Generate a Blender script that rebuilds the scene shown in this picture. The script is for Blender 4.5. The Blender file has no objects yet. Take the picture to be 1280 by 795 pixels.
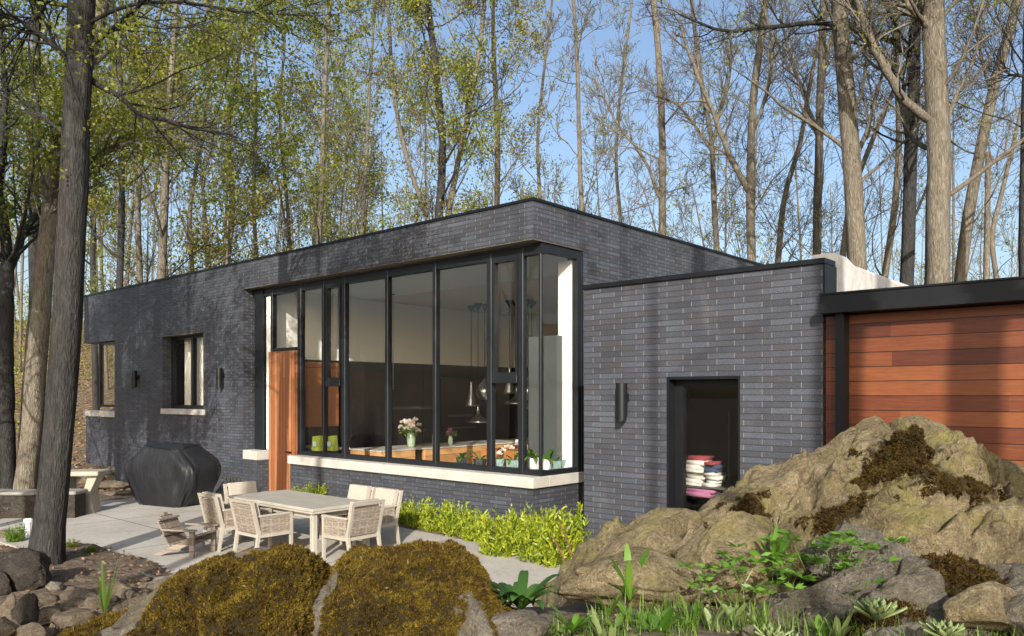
import bpy, math, random
import numpy as np
from mathutils import Vector, noise as mnoise

random.seed(7)
C = bpy.context.scene
COL = C.collection
F = 983.0; CAMZ = 2.3; HY = 494.0
TH = math.atan2(1.0, 1.124)
cT, sT = math.cos(TH), math.sin(TH)          # U=(c,-s)  V=(s,c)

def P(px, y, Y):                              # a sight line at depth Y -> world
    return np.array([(px-640)/F*Y, Y, CAMZ+(HY-y)/F*Y])
def to_uv(X, Y): return (X*cT - Y*sT, X*sT + Y*cT)
def from_uv(u, v): return (u*cT + v*sT, -u*sT + v*cT)
def uat(px, V):
    k = (px-640)/F
    return V*(cT*k - sT)/(cT + sT*k)
def vat(px, U):
    k = (px-640)/F
    return -U*(cT+sT*k)/(sT-cT*k)
def zat(px, y, V):
    X, Y = from_uv(uat(px, V), V)
    return CAMZ+(HY-y)/F*Y

# ------------------------------------------------------------------ materials
def new_mat(name):
    m = bpy.data.materials.new(name); m.use_nodes = True
    nt = m.node_tree; nt.nodes.clear()
    out = nt.nodes.new('ShaderNodeOutputMaterial')
    return m, nt, out
class NB:
    def __init__(s, name):
        s.m, s.nt, s.out = new_mat(name)
    def n(s, t, **kw):
        nd = s.nt.nodes.new('ShaderNode'+t)
        for k, v in kw.items():
            if k.startswith('_'): setattr(nd, k[1:], v)
            else: nd.inputs[k.replace('_', ' ')].default_value = v
        return nd
    def l(s, a, b): s.nt.links.new(a, b)
    def ramp(s, fac, stops, interp='LINEAR'):
        r = s.n('ValToRGB'); r.color_ramp.interpolation = interp
        e = r.color_ramp.elements
        while len(e) < len(stops): e.new(0.5)
        for i, (p, c) in enumerate(stops):
            e[i].position = p; e[i].color = (c[0], c[1], c[2], 1) if not isinstance(c, (int, float)) else (c, c, c, 1)
        s.l(fac, r.inputs[0]); return r.outputs[0]
    def noise(s, scale, detail=6, rough=.6, vec=None, dist=0, out=0):
        n = s.n('TexNoise', Scale=scale, Detail=detail, Roughness=rough, Distortion=dist)
        if vec is not None: s.l(vec, n.inputs['Vector'])
        return n.outputs[out]
    def obj(s): return s.n('TexCoord').outputs['Object']
    def uv(s): return s.n('TexCoord').outputs['UV']
    def geo(s, o='Position'): return s.n('NewGeometry').outputs[o]
    def map(s, vec, scale=(1, 1, 1), loc=(0, 0, 0), rot=(0, 0, 0)):
        m = s.n('Mapping'); m.inputs['Scale'].default_value = scale
        m.inputs['Location'].default_value = loc; m.inputs['Rotation'].default_value = rot
        s.l(vec, m.inputs['Vector']); return m.outputs[0]
    def mix(s, fac, a, b, mode='MIX'):
        m = s.n('Mix', _data_type='RGBA', _blend_type=mode)
        for v, i in ((fac, 0), (a, 6), (b, 7)):
            if hasattr(v, 'is_linked'): s.l(v, m.inputs[i])
            elif isinstance(v, (int, float)): m.inputs[i].default_value = v if i == 0 else (v, v, v, 1)
            else: m.inputs[i].default_value = (v[0], v[1], v[2], 1)
        return m.outputs[2]
    def math(s, op, a, b=None, c=None, clamp=False):
        m = s.n('Math', _operation=op, _use_clamp=clamp)
        for i, v in enumerate((a, b, c)):
            if v is None: continue
            if hasattr(v, 'is_linked'): s.l(v, m.inputs[i])
            else: m.inputs[i].default_value = v
        return m.outputs[0]
    def bump(s, h, strength=.5, dist=.01, normal=None):
        b = s.n('Bump', Strength=strength, Distance=dist)
        s.l(h, b.inputs['Height'])
        if normal is not None: s.l(normal, b.inputs['Normal'])
        return b.outputs[0]
    def pbr(s, col, rough=.7, normal=None, metal=0, spec=.5, **kw):
        p = s.n('BsdfPrincipled')
        for v, k in ((col, 'Base Color'), (rough, 'Roughness'), (metal, 'Metallic'), (spec, 'Specular IOR Level')):
            if hasattr(v, 'is_linked'): s.l(v, p.inputs[k])
            elif k == 'Base Color': p.inputs[k].default_value = (v[0], v[1], v[2], 1)
            else: p.inputs[k].default_value = v
        for k, v in kw.items(): p.inputs[k.replace('_', ' ')].default_value = v
        if normal is not None: s.l(normal, p.inputs['Normal'])
        s.l(p.outputs[0], s.out.inputs[0]); return s.m

def mat_plain(name, col, rough=.6, var=.15, scale=6, metal=0, spec=.5, bump=.15, bscale=40):
    b = NB(name); o = b.obj()
    n = b.noise(scale, 5, .6, o)
    c = b.ramp(n, [(.3, [x*(1-var) for x in col]), (.7, [min(1, x*(1+var)) for x in col])])
    bn = b.bump(b.noise(bscale, 4, .6, o), bump, .01)
    return b.pbr(c, rough, bn, metal, spec)

def mat_brick(name, hj, vj, tone=1.0):
    b = NB(name); uv = b.uv()
    bt = b.n('TexBrick', Scale=1.0, _offset=.34, _offset_frequency=2)
    bt.inputs['Mortar Size'].default_value = .0055; bt.inputs['Mortar Smooth'].default_value = .25
    bt.inputs['Bias'].default_value = 0; bt.inputs['Brick Width'].default_value = .34; bt.inputs['Row Height'].default_value = .072
    bt.inputs['Color1'].default_value = (0, 0, 0, 1); bt.inputs['Color2'].default_value = (1, 1, 1, 1); bt.inputs['Mortar'].default_value = (.5, .5, .5, 1)
    wob = b.noise(9, 2, .5, uv, out=1)
    uvw = b.n('VectorMath', _operation='MULTIPLY_ADD'); b.l(wob, uvw.inputs[0]); uvw.inputs[1].default_value = (.004, .004, 0); b.l(uv, uvw.inputs[2])
    b.l(uvw.outputs[0], bt.inputs['Vector'])
    t = tone
    c = b.ramp(bt.outputs['Color'], [(0, (.044*t, .048*t, .060*t)), (.25, (.054*t, .060*t, .076*t)), (.5, (.061*t, .069*t, .090*t)), (.66, (.056*t, .054*t, .062*t)), (.8, (.067*t, .076*t, .099*t)), (1, (.078*t, .088*t, .112*t))])
    fine = b.noise(60, 5, .75, uv)
    c = b.mix(.85, c, b.ramp(fine, [(.3, .35), (.5, .95), (.72, 1.9)]), 'MULTIPLY')
    big = b.noise(.8, 4, .6, uv)
    c = b.mix(.6, c, b.ramp(big, [(.3, .62), (.5, 1.0), (.7, 1.4)]), 'MULTIPLY')
    st_ = b.noise(1.0, 6, .7, b.map(uv, (2.2, .5, 1)), .6)
    c = b.mix(b.ramp(st_, [(.56, 0), (.72, .35)]), c, (.13, .13, .135))
    # bed joints tinted dark for the shade in raked mortar, head joints paler
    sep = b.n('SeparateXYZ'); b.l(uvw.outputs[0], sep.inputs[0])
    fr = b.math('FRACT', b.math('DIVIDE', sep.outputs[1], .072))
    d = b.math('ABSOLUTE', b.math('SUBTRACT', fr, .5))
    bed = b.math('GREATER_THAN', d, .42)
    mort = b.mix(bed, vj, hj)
    mort = b.mix(.5, mort, b.ramp(b.noise(14, 4, .7, uv), [(.3, .5), (.7, 1.4)]), 'MULTIPLY')
    col = b.mix(bt.outputs['Fac'], c, mort)
    h = b.math('SUBTRACT', 1.0, bt.outputs['Fac'])
    bn = b.bump(h, .9, .012)
    bn = b.bump(fine, .35, .006, bn)
    return b.pbr(col, b.ramp(b.noise(30, 3, .6, uv), [(.3, .42), (.7, .68)]), bn, 0, .45)

M = {}
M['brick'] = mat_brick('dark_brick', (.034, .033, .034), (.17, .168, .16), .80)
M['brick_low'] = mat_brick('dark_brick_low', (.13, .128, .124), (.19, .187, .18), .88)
M['black'] = mat_plain('black_metal', (.007, .008, .010), .42, .2, 5, 0, .3, .05)
M['frame'] = mat_plain('frame_metal', (.010, .012, .015), .38, .2, 3, 0, .35, .04)
M['stone'] = mat_plain('sill_stone', (.40, .385, .35), .75, .16, 3, 0, .3, .3, 30)
M['stone_far'] = M['stone']
M['white'] = mat_plain('white_plaster', (.80, .78, .73), .8, .02, 2, 0, .2, .02)
M['ceiling'] = mat_plain('ceiling_warm_bounce', (.62, .55, .46), .85, .02, 2, 0, .2, .02)  # brownish bounce light tinted into the white of the deeper ceiling
M['ceiling_cool'] = mat_plain('ceiling_green_bounce', (.66, .70, .64), .85, .02, 2, 0, .2, .02)  # green bounce from the grass tinted into the white near the glass
M['cab'] = mat_plain('cabinet_dark', (.014, .012, .012), .45, .25, 2, 0, .5, .03)
M['grey_lam'] = mat_plain('grey_laminate', (.07, .078, .078), .45, .08, 2, 0, .5, .02)
M['floor_in'] = mat_plain('interior_floor', (.30, .26, .21), .5, .15, 2)
M['soffit'] = mat_plain('soffit_board', (.16, .15, .12), .7, .1, 2, 0, .3, .05)
M['steel'] = mat_plain('brushed_aluminium', (.55, .56, .57), .28, .08, 8, 1, .5, .03)
M['marble'] = mat_plain('pale_counter', (.55, .52, .47), .3, .1, 5, 0, .5, .02)
M['trim_stone'] = M['stone']

def mat_membrane():
    b = NB('white_membrane'); o = b.obj()
    n = b.noise(3.5, 7, .7, o, 1.2)
    c = b.ramp(n, [(.3, (.22, .22, .20)), (.42, (.42, .41, .385)), (.7, (.56, .55, .52))])
    return b.pbr(c, .6, b.bump(b.noise(6, 5, .6, o), .5, .03))
M['membrane'] = mat_membrane()

def mat_wood(name, cols, board, axis='H', dark=.03, rough=.38, gscale=1.0):
    """boards run along u (H) or along z (V)"""
    b = NB(name); uv = b.uv(); s = b.n('SeparateXYZ'); b.l(uv, s.inputs[0])
    across = s.outputs[1] if axis == 'H' else s.outputs[0]
    along = s.outputs[0] if axis == 'H' else s.outputs[1]
    q = b.math('DIVIDE', across, board)
    idx = b.math('FLOOR', q); fr = b.math('FRACT', q)
    wn0 = b.n('TexWhiteNoise', _noise_dimensions='1D'); b.l(idx, wn0.inputs['W'])
    seg = b.math('FLOOR', b.math('DIVIDE', b.math('MULTIPLY_ADD', wn0.outputs[0], 3.0, along), 2.9))
    comb = b.n('CombineXYZ'); b.l(idx, comb.inputs[0]); b.l(seg, comb.inputs[1])
    wn = b.n('TexWhiteNoise', _noise_dimensions='2D'); b.l(comb.outputs[0], wn.inputs['Vector'])
    cg = b.n('CombineXYZ')
    b.l(b.math('MULTIPLY', along, .9*gscale), cg.inputs[0]); b.l(b.math('MULTIPLY', across, 16*gscale), cg.inputs[1]); b.l(b.math('MULTIPLY', wn.outputs[0], 50), cg.inputs[2])
    g = b.noise(2.2, 7, .65, cg.outputs[0], .9)
    g2 = b.noise(9, 4, .6, cg.outputs[0], .3)
    f = b.math('ADD', b.math('MULTIPLY', g, .55), b.math('MULTIPLY', wn.outputs[0], .45))
    c = b.ramp(f, [(.2, cols[0]), (.5, cols[1]), (.8, cols[2])])
    c = b.mix(.35, c, b.ramp(g2, [(.3, .5), (.7, 1.5)]), 'MULTIPLY')
    gap = b.math('LESS_THAN', b.math('ABSOLUTE', b.math('SUBTRACT', fr, .5)), .5-dark)
    c = b.mix(gap, (.012, .008, .006), c)
    return b.pbr(c, rough, b.bump(b.math('ADD', gap, b.math('MULTIPLY', g2, .12)), .6, .008), 0, .45)
M['siding'] = mat_wood('cedar_siding', [(.055, .014, .008), (.11, .030, .012), (.195, .064, .021)], .153, 'H', .028, .42)
M['doorwood'] = mat_wood('door_boards', [(.20, .075, .030), (.30, .115, .045), (.40, .175, .075)], .12, 'V', .05, .45)
M['panelwood'] = mat_wood('interior_veneer', [(.26, .085, .028), (.36, .13, .042), (.42, .17, .06)], 3.0, 'H', .002, .4)
M['islandwood'] = mat_wood('island_oak', [(.40, .19, .07), (.52, .27, .11), (.62, .35, .15)], .8, 'H', .004, .4)
M['greywood'] = mat_wood('weathered_wood', [(.09, .07, .055), (.155, .125, .10), (.24, .20, .165)], .09, 'H', .03, .8)
M['chairframe'] = mat_plain('painted_teak', (.31, .285, .24), .6, .1, 6)
M['cushion'] = mat_plain('beige_cushion', (.37, .335, .285), .9, .06, 8, 0, .2, .25, 180)
M['tabletop'] = mat_plain('table_top', (.34, .325, .28), .55, .12, 4, 0, .4, .1)

def mat_weave():
    b_sc = 9
    b = NB('woven_wicker'); uv = b.uv(); s = b.n('SeparateXYZ'); b.l(uv, s.inputs[0])
    def stripes(o, per): return b.math('SINE', b.math('MULTIPLY', o, 6.283/per))
    a = stripes(s.outputs[0], .012); c = stripes(s.outputs[1], .010)
    A = stripes(s.outputs[0], .13); B = stripes(s.outputs[1], .11)
    w = b.math('MULTIPLY', a, c)
    plaid = b.math('ADD', b.math('MULTIPLY', b.math('POWER', b.math('MAXIMUM', A, B), 6.0), .12), b.math('ADD', b.math('MULTIPLY', w, .05), b.noise(b_sc, 5, .75, b.map(uv, (1, 5, 1)))))
    col = b.ramp(plaid, [(.32, (.11, .085, .072)), (.5, (.20, .165, .135)), (.75, (.36, .32, .265))])
    return b.pbr(col, .75, b.bump(w, .5, .003), 0, .3)
M['weave'] = mat_weave()

def mat_concrete():
    b = NB('patio_concrete'); o = b.geo()
    n = b.noise(.7, 8, .65, o); n2 = b.noise(14, 6, .7, o)
    c = b.ramp(n, [(.3, (.31, .29, .26)), (.7, (.44, .42, .38))])
    c = b.mix(.5, c, b.ramp(n2, [(.3, .75), (.7, 1.2)]), 'MULTIPLY')
    r = b.map(o, (1/3.0, 1/3.0, 1), rot=(0, 0, TH))
    s = b.n('SeparateXYZ'); b.l(r, s.inputs[0])
    jx = b.math('LESS_THAN', b.math('FRACT', s.outputs[0]), .008); jy = b.math('LESS_THAN', b.math('FRACT', s.outputs[1]), .008)
    j = b.math('MAXIMUM', jx, jy)
    c = b.mix(b.math('MULTIPLY', b.ramp(b.noise(1.7, 8, .75, o, 1.0), [(.52, 0), (.66, .45)]), 1.0), c, (.22, .20, .17))
    c = b.mix(j, c, (.10, .09, .08))
    bn = b.bump(n2, .3, .006)
    return b.pbr(c, .85, bn, 0, .3)
M['concrete'] = mat_concrete()

def mat_ground():
    b = NB('leaf_litter_soil'); o = b.geo()
    v = b.n('TexVoronoi', Scale=11.0, Randomness=1.0); b.l(o, v.inputs['Vector'])
    leaf = b.ramp(v.outputs['Color'], [(.2, (.075, .05, .028)), (.5, (.15, .10, .055)), (.75, (.24, .165, .09)), (.95, (.33, .24, .14))])
    n = b.noise(1.3, 8, .7, o)
    soil = b.ramp(b.noise(9, 8, .75, o), [(.3, (.07, .055, .042)), (.7, (.19, .155, .12))])
    c = b.mix(b.ramp(n, [(.40, 0.0), (.55, .85)]), soil, leaf)
    sp = b.n('SeparateXYZ'); b.l(o, sp.inputs[0])
    far = b.math('MULTIPLY_ADD', sp.outputs[1], 1/14, -18/14, clamp=True)
    c2 = b.mix(far, b.mix(.75, c, soil), c)
    gr = b.ramp(b.noise(.35, 5, .6, o), [(.56, 0), (.66, .55)])
    c2 = b.mix(b.math('MULTIPLY', gr, far), c2, (.06, .085, .02))
    h = b.math('ADD', b.noise(7, 8, .7, o), b.math('MULTIPLY', v.outputs['Distance'], .5))
    return b.pbr(c2, .95, b.bump(h, .8, .06), 0, .15)
M['ground'] = mat_ground()
def mat_gravel():
    b = NB('gravel'); o = b.geo()
    v = b.n('TexVoronoi', Scale=28.0); b.l(o, v.inputs['Vector'])
    c = b.ramp(v.outputs['Color'], [(.1, (.10, .09, .08)), (.5, (.24, .22, .19)), (.9, (.42, .40, .37))])
    return b.pbr(c, .9, b.bump(v.outputs['Distance'], -.9, .02), 0, .2)
M['gravel'] = mat_gravel()

def mat_rock(name, cols, moss=True, lich=(.30, .27, .08), scale=1.0, lich_amt=.6):
    b = NB(name); o = b.geo()
    n1 = b.noise(1.6*scale, 9, .68, o, .6); n2 = b.noise(9*scale, 8, .72, o); n3 = b.noise(45*scale, 6, .75, o)
    f = b.math('ADD', b.math('MULTIPLY', n1, .5), b.math('MULTIPLY', n2, .5))
    c = b.ramp(f, [(.30, cols[0]), (.47, cols[1]), (.58, cols[2]), (.72, cols[3])])
    n4 = b.noise(130*scale, 4, .8, o)
    c = b.mix(.8, c, b.ramp(n3, [(.30, .35), (.5, .95), (.70, 1.7)]), 'MULTIPLY')
    c = b.mix(.6, c, b.ramp(n4, [(.32, .4), (.5, 1.0), (.68, 1.7)]), 'MULTIPLY')
    pit = b.ramp(b.noise(17*scale, 8, .8, b.map(o, loc=(2, 7, 1))), [(.36, .75), (.43, 0)])
    c = b.mix(pit, c, (.03, .025, .017))
    lm = b.ramp(b.noise(2.3*scale, 8, .7, o, .5), [(.50, 0), (.62, lich_amt)])
    c = b.mix(lm, c, lich)
    pale = b.ramp(b.noise(6*scale, 9, .75, b.map(o, loc=(5, 3, 9))), [(.60, 0), (.67, .5)])
    c = b.mix(pale, c, (.42, .38, .30))
    if moss:
        at = b.n('Attribute', _attribute_name='moss', _attribute_type='GEOMETRY')
        mm = b.math('MULTIPLY_ADD', b.math('SUBTRACT', n2, .5), 1.2, at.outputs['Fac'])
        mm = b.ramp(mm, [(.42, 0), (.55, 1)])
        mc = b.ramp(n3, [(.3, (.022, .016, .006)), (.6, (.065, .046, .012)), (.8, (.12, .085, .02))])
        c = b.mix(mm, c, mc)
    ds = b.n('TexVoronoi', Scale=1.6*scale, _feature='DISTANCE_TO_EDGE')
    wv = b.n('VectorMath', _operation='MULTIPLY_ADD'); b.l(b.noise(2.5, 4, .6, o, out=1), wv.inputs[0]); wv.inputs[1].default_value = (.5, .5, .5); b.l(o, wv.inputs[2])
    b.l(wv.outputs[0], ds.inputs['Vector'])
    crack = b.ramp(b.math('ADD', ds.outputs['Distance'], b.math('MULTIPLY', n1, .12)), [(.045, 0), (.075, 1)])
    h = b.math('ADD', b.math('ADD', b.math('MULTIPLY', n2, 1.2), b.math('MULTIPLY', n3, .6)), b.math('ADD', b.math('MULTIPLY', crack, .25), b.math('MULTIPLY', n4, .22)))
    c = b.mix(b.math('MULTIPLY', b.math('SUBTRACT', 1.0, crack), .45), c, (.035, .028, .018))
    return b.pbr(c, .88, b.bump(h, 1.0, .085), 0, .25)
M['rock'] = mat_rock('tan_limestone', [(.085, .066, .038), (.225, .178, .10), (.38, .31, .185), (.55, .48, .34)])
M['rock_grey'] = mat_rock('grey_limestone', [(.10, .085, .065), (.20, .175, .135), (.31, .28, .225), (.45, .41, .34)], True, (.26, .22, .10), 1.3, .35)
M['rock_dark'] = mat_rock('dark_stone', [(.035, .03, .026), (.065, .055, .046), (.10, .085, .07), (.17, .145, .12)], False, (.10, .08, .05), 1.5, .2)
M['rock_pond'] = mat_rock('pond_stone', [(.10, .075, .05), (.21, .165, .115), (.33, .27, .20), (.48, .42, .33)], False, (.2, .16, .1), 2.0, .2)

def mat_bark(name, cols, rot=0):
    b = NB(name); o = b.obj()
    st = b.map(o, (20, 20, 3.6))
    n = b.noise(1.3, 7, .7, st, 1.0)
    v = b.n('TexVoronoi', Scale=2.6, _feature='DISTANCE_TO_EDGE'); b.l(b.map(o, (12, 12, 2.4)), v.inputs['Vector'])
    big = b.noise(.6, 4, .6, o)
    c = b.ramp(n, [(.28, cols[0]), (.5, cols[1]), (.75, cols[2])])
    c = b.mix(.6, c, b.ramp(big, [(.3, .65), (.7, 1.35)]), 'MULTIPLY')
    h = b.math('ADD', b.math('MULTIPLY', n, .8), b.math('MULTIPLY', v.outputs['Distance'], .8))
    return b.pbr(c, .92, b.bump(h, .9, .035), 0, .15)
M['bark'] = mat_bark('bark_grey', [(.05, .044, .034), (.125, .11, .085), (.27, .245, .195)])
M['bark_dark'] = mat_bark('bark_dark', [(.014, .014, .014), (.036, .035, .034), (.072, .070, .066)])
M['bark_brown'] = mat_bark('bark_brown', [(.055, .048, .037), (.15, .13, .10), (.30, .27, .21)])

def mat_leaf(name, c0, c1, c2, trans=.45, rough=.5):
    b = NB(name)
    r = b.geo('Random Per Island')
    c = b.ramp(r, [(0, c0), (.5, c1), (1, c2)])
    d = b.n('BsdfPrincipled', Roughness=rough); b.l(c, d.inputs['Base Color'])
    t = b.n('BsdfTranslucent'); b.l(b.mix(1.0, c, (1.5, 1.6, .8), 'MULTIPLY'), t.inputs[0])
    mx = b.n('MixShader'); mx.inputs[0].default_value = trans
    b.l(d.outputs[0], mx.inputs[1]); b.l(t.outputs[0], mx.inputs[2]); b.l(mx.outputs[0], b.out.inputs[0])
    return b.m
M['leaf'] = mat_leaf('spring_leaf', (.11, .145, .018), (.19, .215, .026), (.30, .29, .04), .5)
M['leaf_dark'] = mat_leaf('dark_leaf', (.07, .10, .012), (.13, .16, .02), (.21, .22, .03), .5)
M['leaf_gold'] = mat_leaf('gold_leaf', (.15, .15, .02), (.22, .20, .03), (.30, .25, .04), .5)
M['heather'] = mat_leaf('heather_leaf', (.06, .105, .010), (.21, .275, .016), (.42, .43, .03), .35)
M['grass'] = mat_leaf('grass_blade', (.06, .12, .015), (.11, .19, .025), (.17, .24, .04), .4)
M['hosta'] = mat_leaf('broad_leaf', (.05, .12, .015), (.09, .19, .022), (.13, .25, .03), .35, .35)
M['deepgreen'] = mat_leaf('deep_leaf', (.02, .055, .01), (.035, .09, .014), (.06, .13, .02), .25, .35)
M['succulent'] = mat_leaf('succulent_leaf', (.11, .15, .05), (.16, .21, .07), (.20, .25, .10), .15, .45)
def mat_moss(name, gold, brown, lo, hi):
    b = NB(name); rnd = b.geo('Random Per Island'); o = b.obj()
    g = b.ramp(rnd, gold); w = b.ramp(rnd, brown)
    n = b.noise(5, 6, .75, o, .5); n2 = b.noise(38, 3, .7, o)
    f = b.ramp(b.math('ADD', b.math('MULTIPLY', n, .7), b.math('MULTIPLY', n2, .3)), [(lo, 0), (hi, 1)])
    c = b.mix(f, g, w)
    d = b.n('BsdfPrincipled', Roughness=.9); b.l(c, d.inputs['Base Color']); d.inputs['Specular IOR Level'].default_value = .1
    t = b.n('BsdfTranslucent'); b.l(c, t.inputs[0]); mx = b.n('MixShader'); mx.inputs[0].default_value = .15
    b.l(d.outputs[0], mx.inputs[1]); b.l(t.outputs[0], mx.inputs[2]); b.l(mx.outputs[0], b.out.inputs[0]); return b.m
M['moss'] = mat_moss('moss_tuft', [(0, (.042, .028, .006)), (.4, (.10, .070, .012)), (.8, (.19, .135, .018)), (1, (.28, .21, .025))], [(0, (.022, .013, .006)), (.5, (.052, .032, .010)), (1, (.12, .08, .018))], .42, .58)
M['moss_brown'] = mat_moss('moss_brown_tuft', [(0, (.03, .018, .006)), (.6, (.085, .055, .012)), (1, (.15, .115, .02))], [(0, (.014, .008, .004)), (.6, (.04, .022, .009)), (1, (.08, .048, .016))], .38, .56)
M['dry'] = mat_leaf('dry_leaf', (.09, .05, .028), (.18, .11, .06), (.28, .20, .12), .2, .8)
M['petal_w'] = mat_leaf('petal_white', (.72, .66, .66), (.75, .6, .68), (.8, .78, .72), .3)
M['petal_p'] = mat_leaf('petal_purple', (.45, .06, .35), (.55, .10, .45), (.6, .2, .5), .3)
M['stem_red'] = mat_plain('red_stem', (.14, .03, .03), .6)
M['pot_teal'] = mat_plain('teal_pot', (.21, .30, .29), .45, .15, 10)
M['pot_white'] = mat_plain('white_pot', (.62, .64, .62), .4, .08, 10)
M['pot_dark'] = mat_plain('dark_pot', (.03, .04, .045), .4, .15, 10)
M['vase'] = mat_plain('vase_glaze', (.30, .38, .27), .25, .55, 30)
M['lime'] = mat_plain('lime_bag', (.14, .17, .02), .5, .2, 10)
M['cloth_w'] = mat_plain('folded_white', (.50, .48, .43), .9, .1, 20)
M['cloth_r'] = mat_plain('folded_red', (.20, .03, .04), .9, .15, 20)
M['cloth_p'] = mat_plain('folded_pink', (.30, .11, .19), .9, .15, 20)
M['cloth_b'] = mat_plain('folded_navy', (.03, .05, .10), .9, .15, 20)
M['water'] = NB('pond_water').pbr((.012, .014, .010), .08, None, 0, .5)
def mat_cover():
    b = NB('grill_cover_fabric'); o = b.obj()
    return b.pbr(b.ramp(b.noise(3, 5, .6, o), [(.3, (.006, .0065, .008)), (.7, (.013, .014, .017))]), .5, b.bump(b.noise(3.2, 5, .6, b.map(o, (2.2, 2.2, .7)), 1.6), .35, .04), 0, .4)
M['cover'] = mat_cover()
def mat_glass():
    b = NB('window_glass')
    t = b.n('BsdfTransparent'); t.inputs[0].default_value = (.985, .99, .985, 1)
    g = b.n('BsdfGlossy', Roughness=0.0)
    fr = b.n('LayerWeight', Blend=.5)
    mx = b.n('MixShader'); b.l(b.math('MULTIPLY_ADD', b.math('POWER', fr.outputs['Facing'], 5.0), .9, .045, clamp=True), mx.inputs[0])
    b.l(t.outputs[0], mx.inputs[1]); b.l(g.outputs[0], mx.inputs[2]); b.l(mx.outputs[0], b.out.inputs[0])
    return b.m
M['glass'] = mat_glass()

# ------------------------------------------------------------------ objects
def props(o, label=None, cat=None, group=None, kind=None):
    if label: o['label'] = label
    if cat: o['category'] = cat
    if group: o['group'] = group
    if kind: o['kind'] = kind
    return o
def thing(name, label, cat, loc=(0, 0, 0), rz=0, group=None, scale=1):
    o = bpy.data.objects.new(name, None); COL.objects.link(o)
    o.empty_display_size = .1
    o.location = tuple(float(x) for x in loc); o.rotation_euler = (0, 0, rz); o.scale = (scale,)*3
    return props(o, label, cat, group)
def copy_tree(o, parent=None):
    c = o.copy(); COL.objects.link(c); c.parent = parent
    for ch in list(o.children): copy_tree(ch, c)
    return c
def mesh_obj(name, V, Fc, mat, parent=None, smooth=False, uvs=None, loc=None, attr=None):
    me = bpy.data.meshes.new(name)
    V = np.asarray(V, dtype=np.float32).reshape(-1, 3)
    if isinstance(Fc, np.ndarray):
        n, k = Fc.shape
        me.vertices.add(len(V)); me.vertices.foreach_set('co', V.ravel())
        me.loops.add(n*k); me.loops.foreach_set('vertex_index', Fc.astype(np.int32).ravel())
        me.polygons.add(n); me.polygons.foreach_set('loop_start', np.arange(0, n*k, k, dtype=np.int32))
        try: me.polygons.foreach_set('loop_total', np.full(n, k, dtype=np.int32))
        except Exception: pass
        me.update(calc_edges=True)
    else:
        me.from_pydata(V.tolist(), [], Fc); me.update()
    if isinstance(mat, (list, tuple)):
        for m_ in mat: me.materials.append(m_)
    else: me.materials.append(mat)
    if smooth: me.polygons.foreach_set('use_smooth', np.ones(len(me.polygons), dtype=bool))
    if uvs is not None:
        ul = me.uv_layers.new(name='UVMap'); ul.data.foreach_set('uv', np.asarray(uvs, dtype=np.float32).ravel())
    if attr is not None:
        a = me.attributes.new('moss', 'FLOAT', 'POINT'); a.data.foreach_set('value', np.asarray(attr, dtype=np.float32))
    me.validate(clean_customdata=False)
    o = bpy.data.objects.new(name, me); COL.objects.link(o)
    if parent is not None: o.parent = parent
    if loc is not None: o.location = tuple(float(x) for x in loc)
    return o

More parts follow.
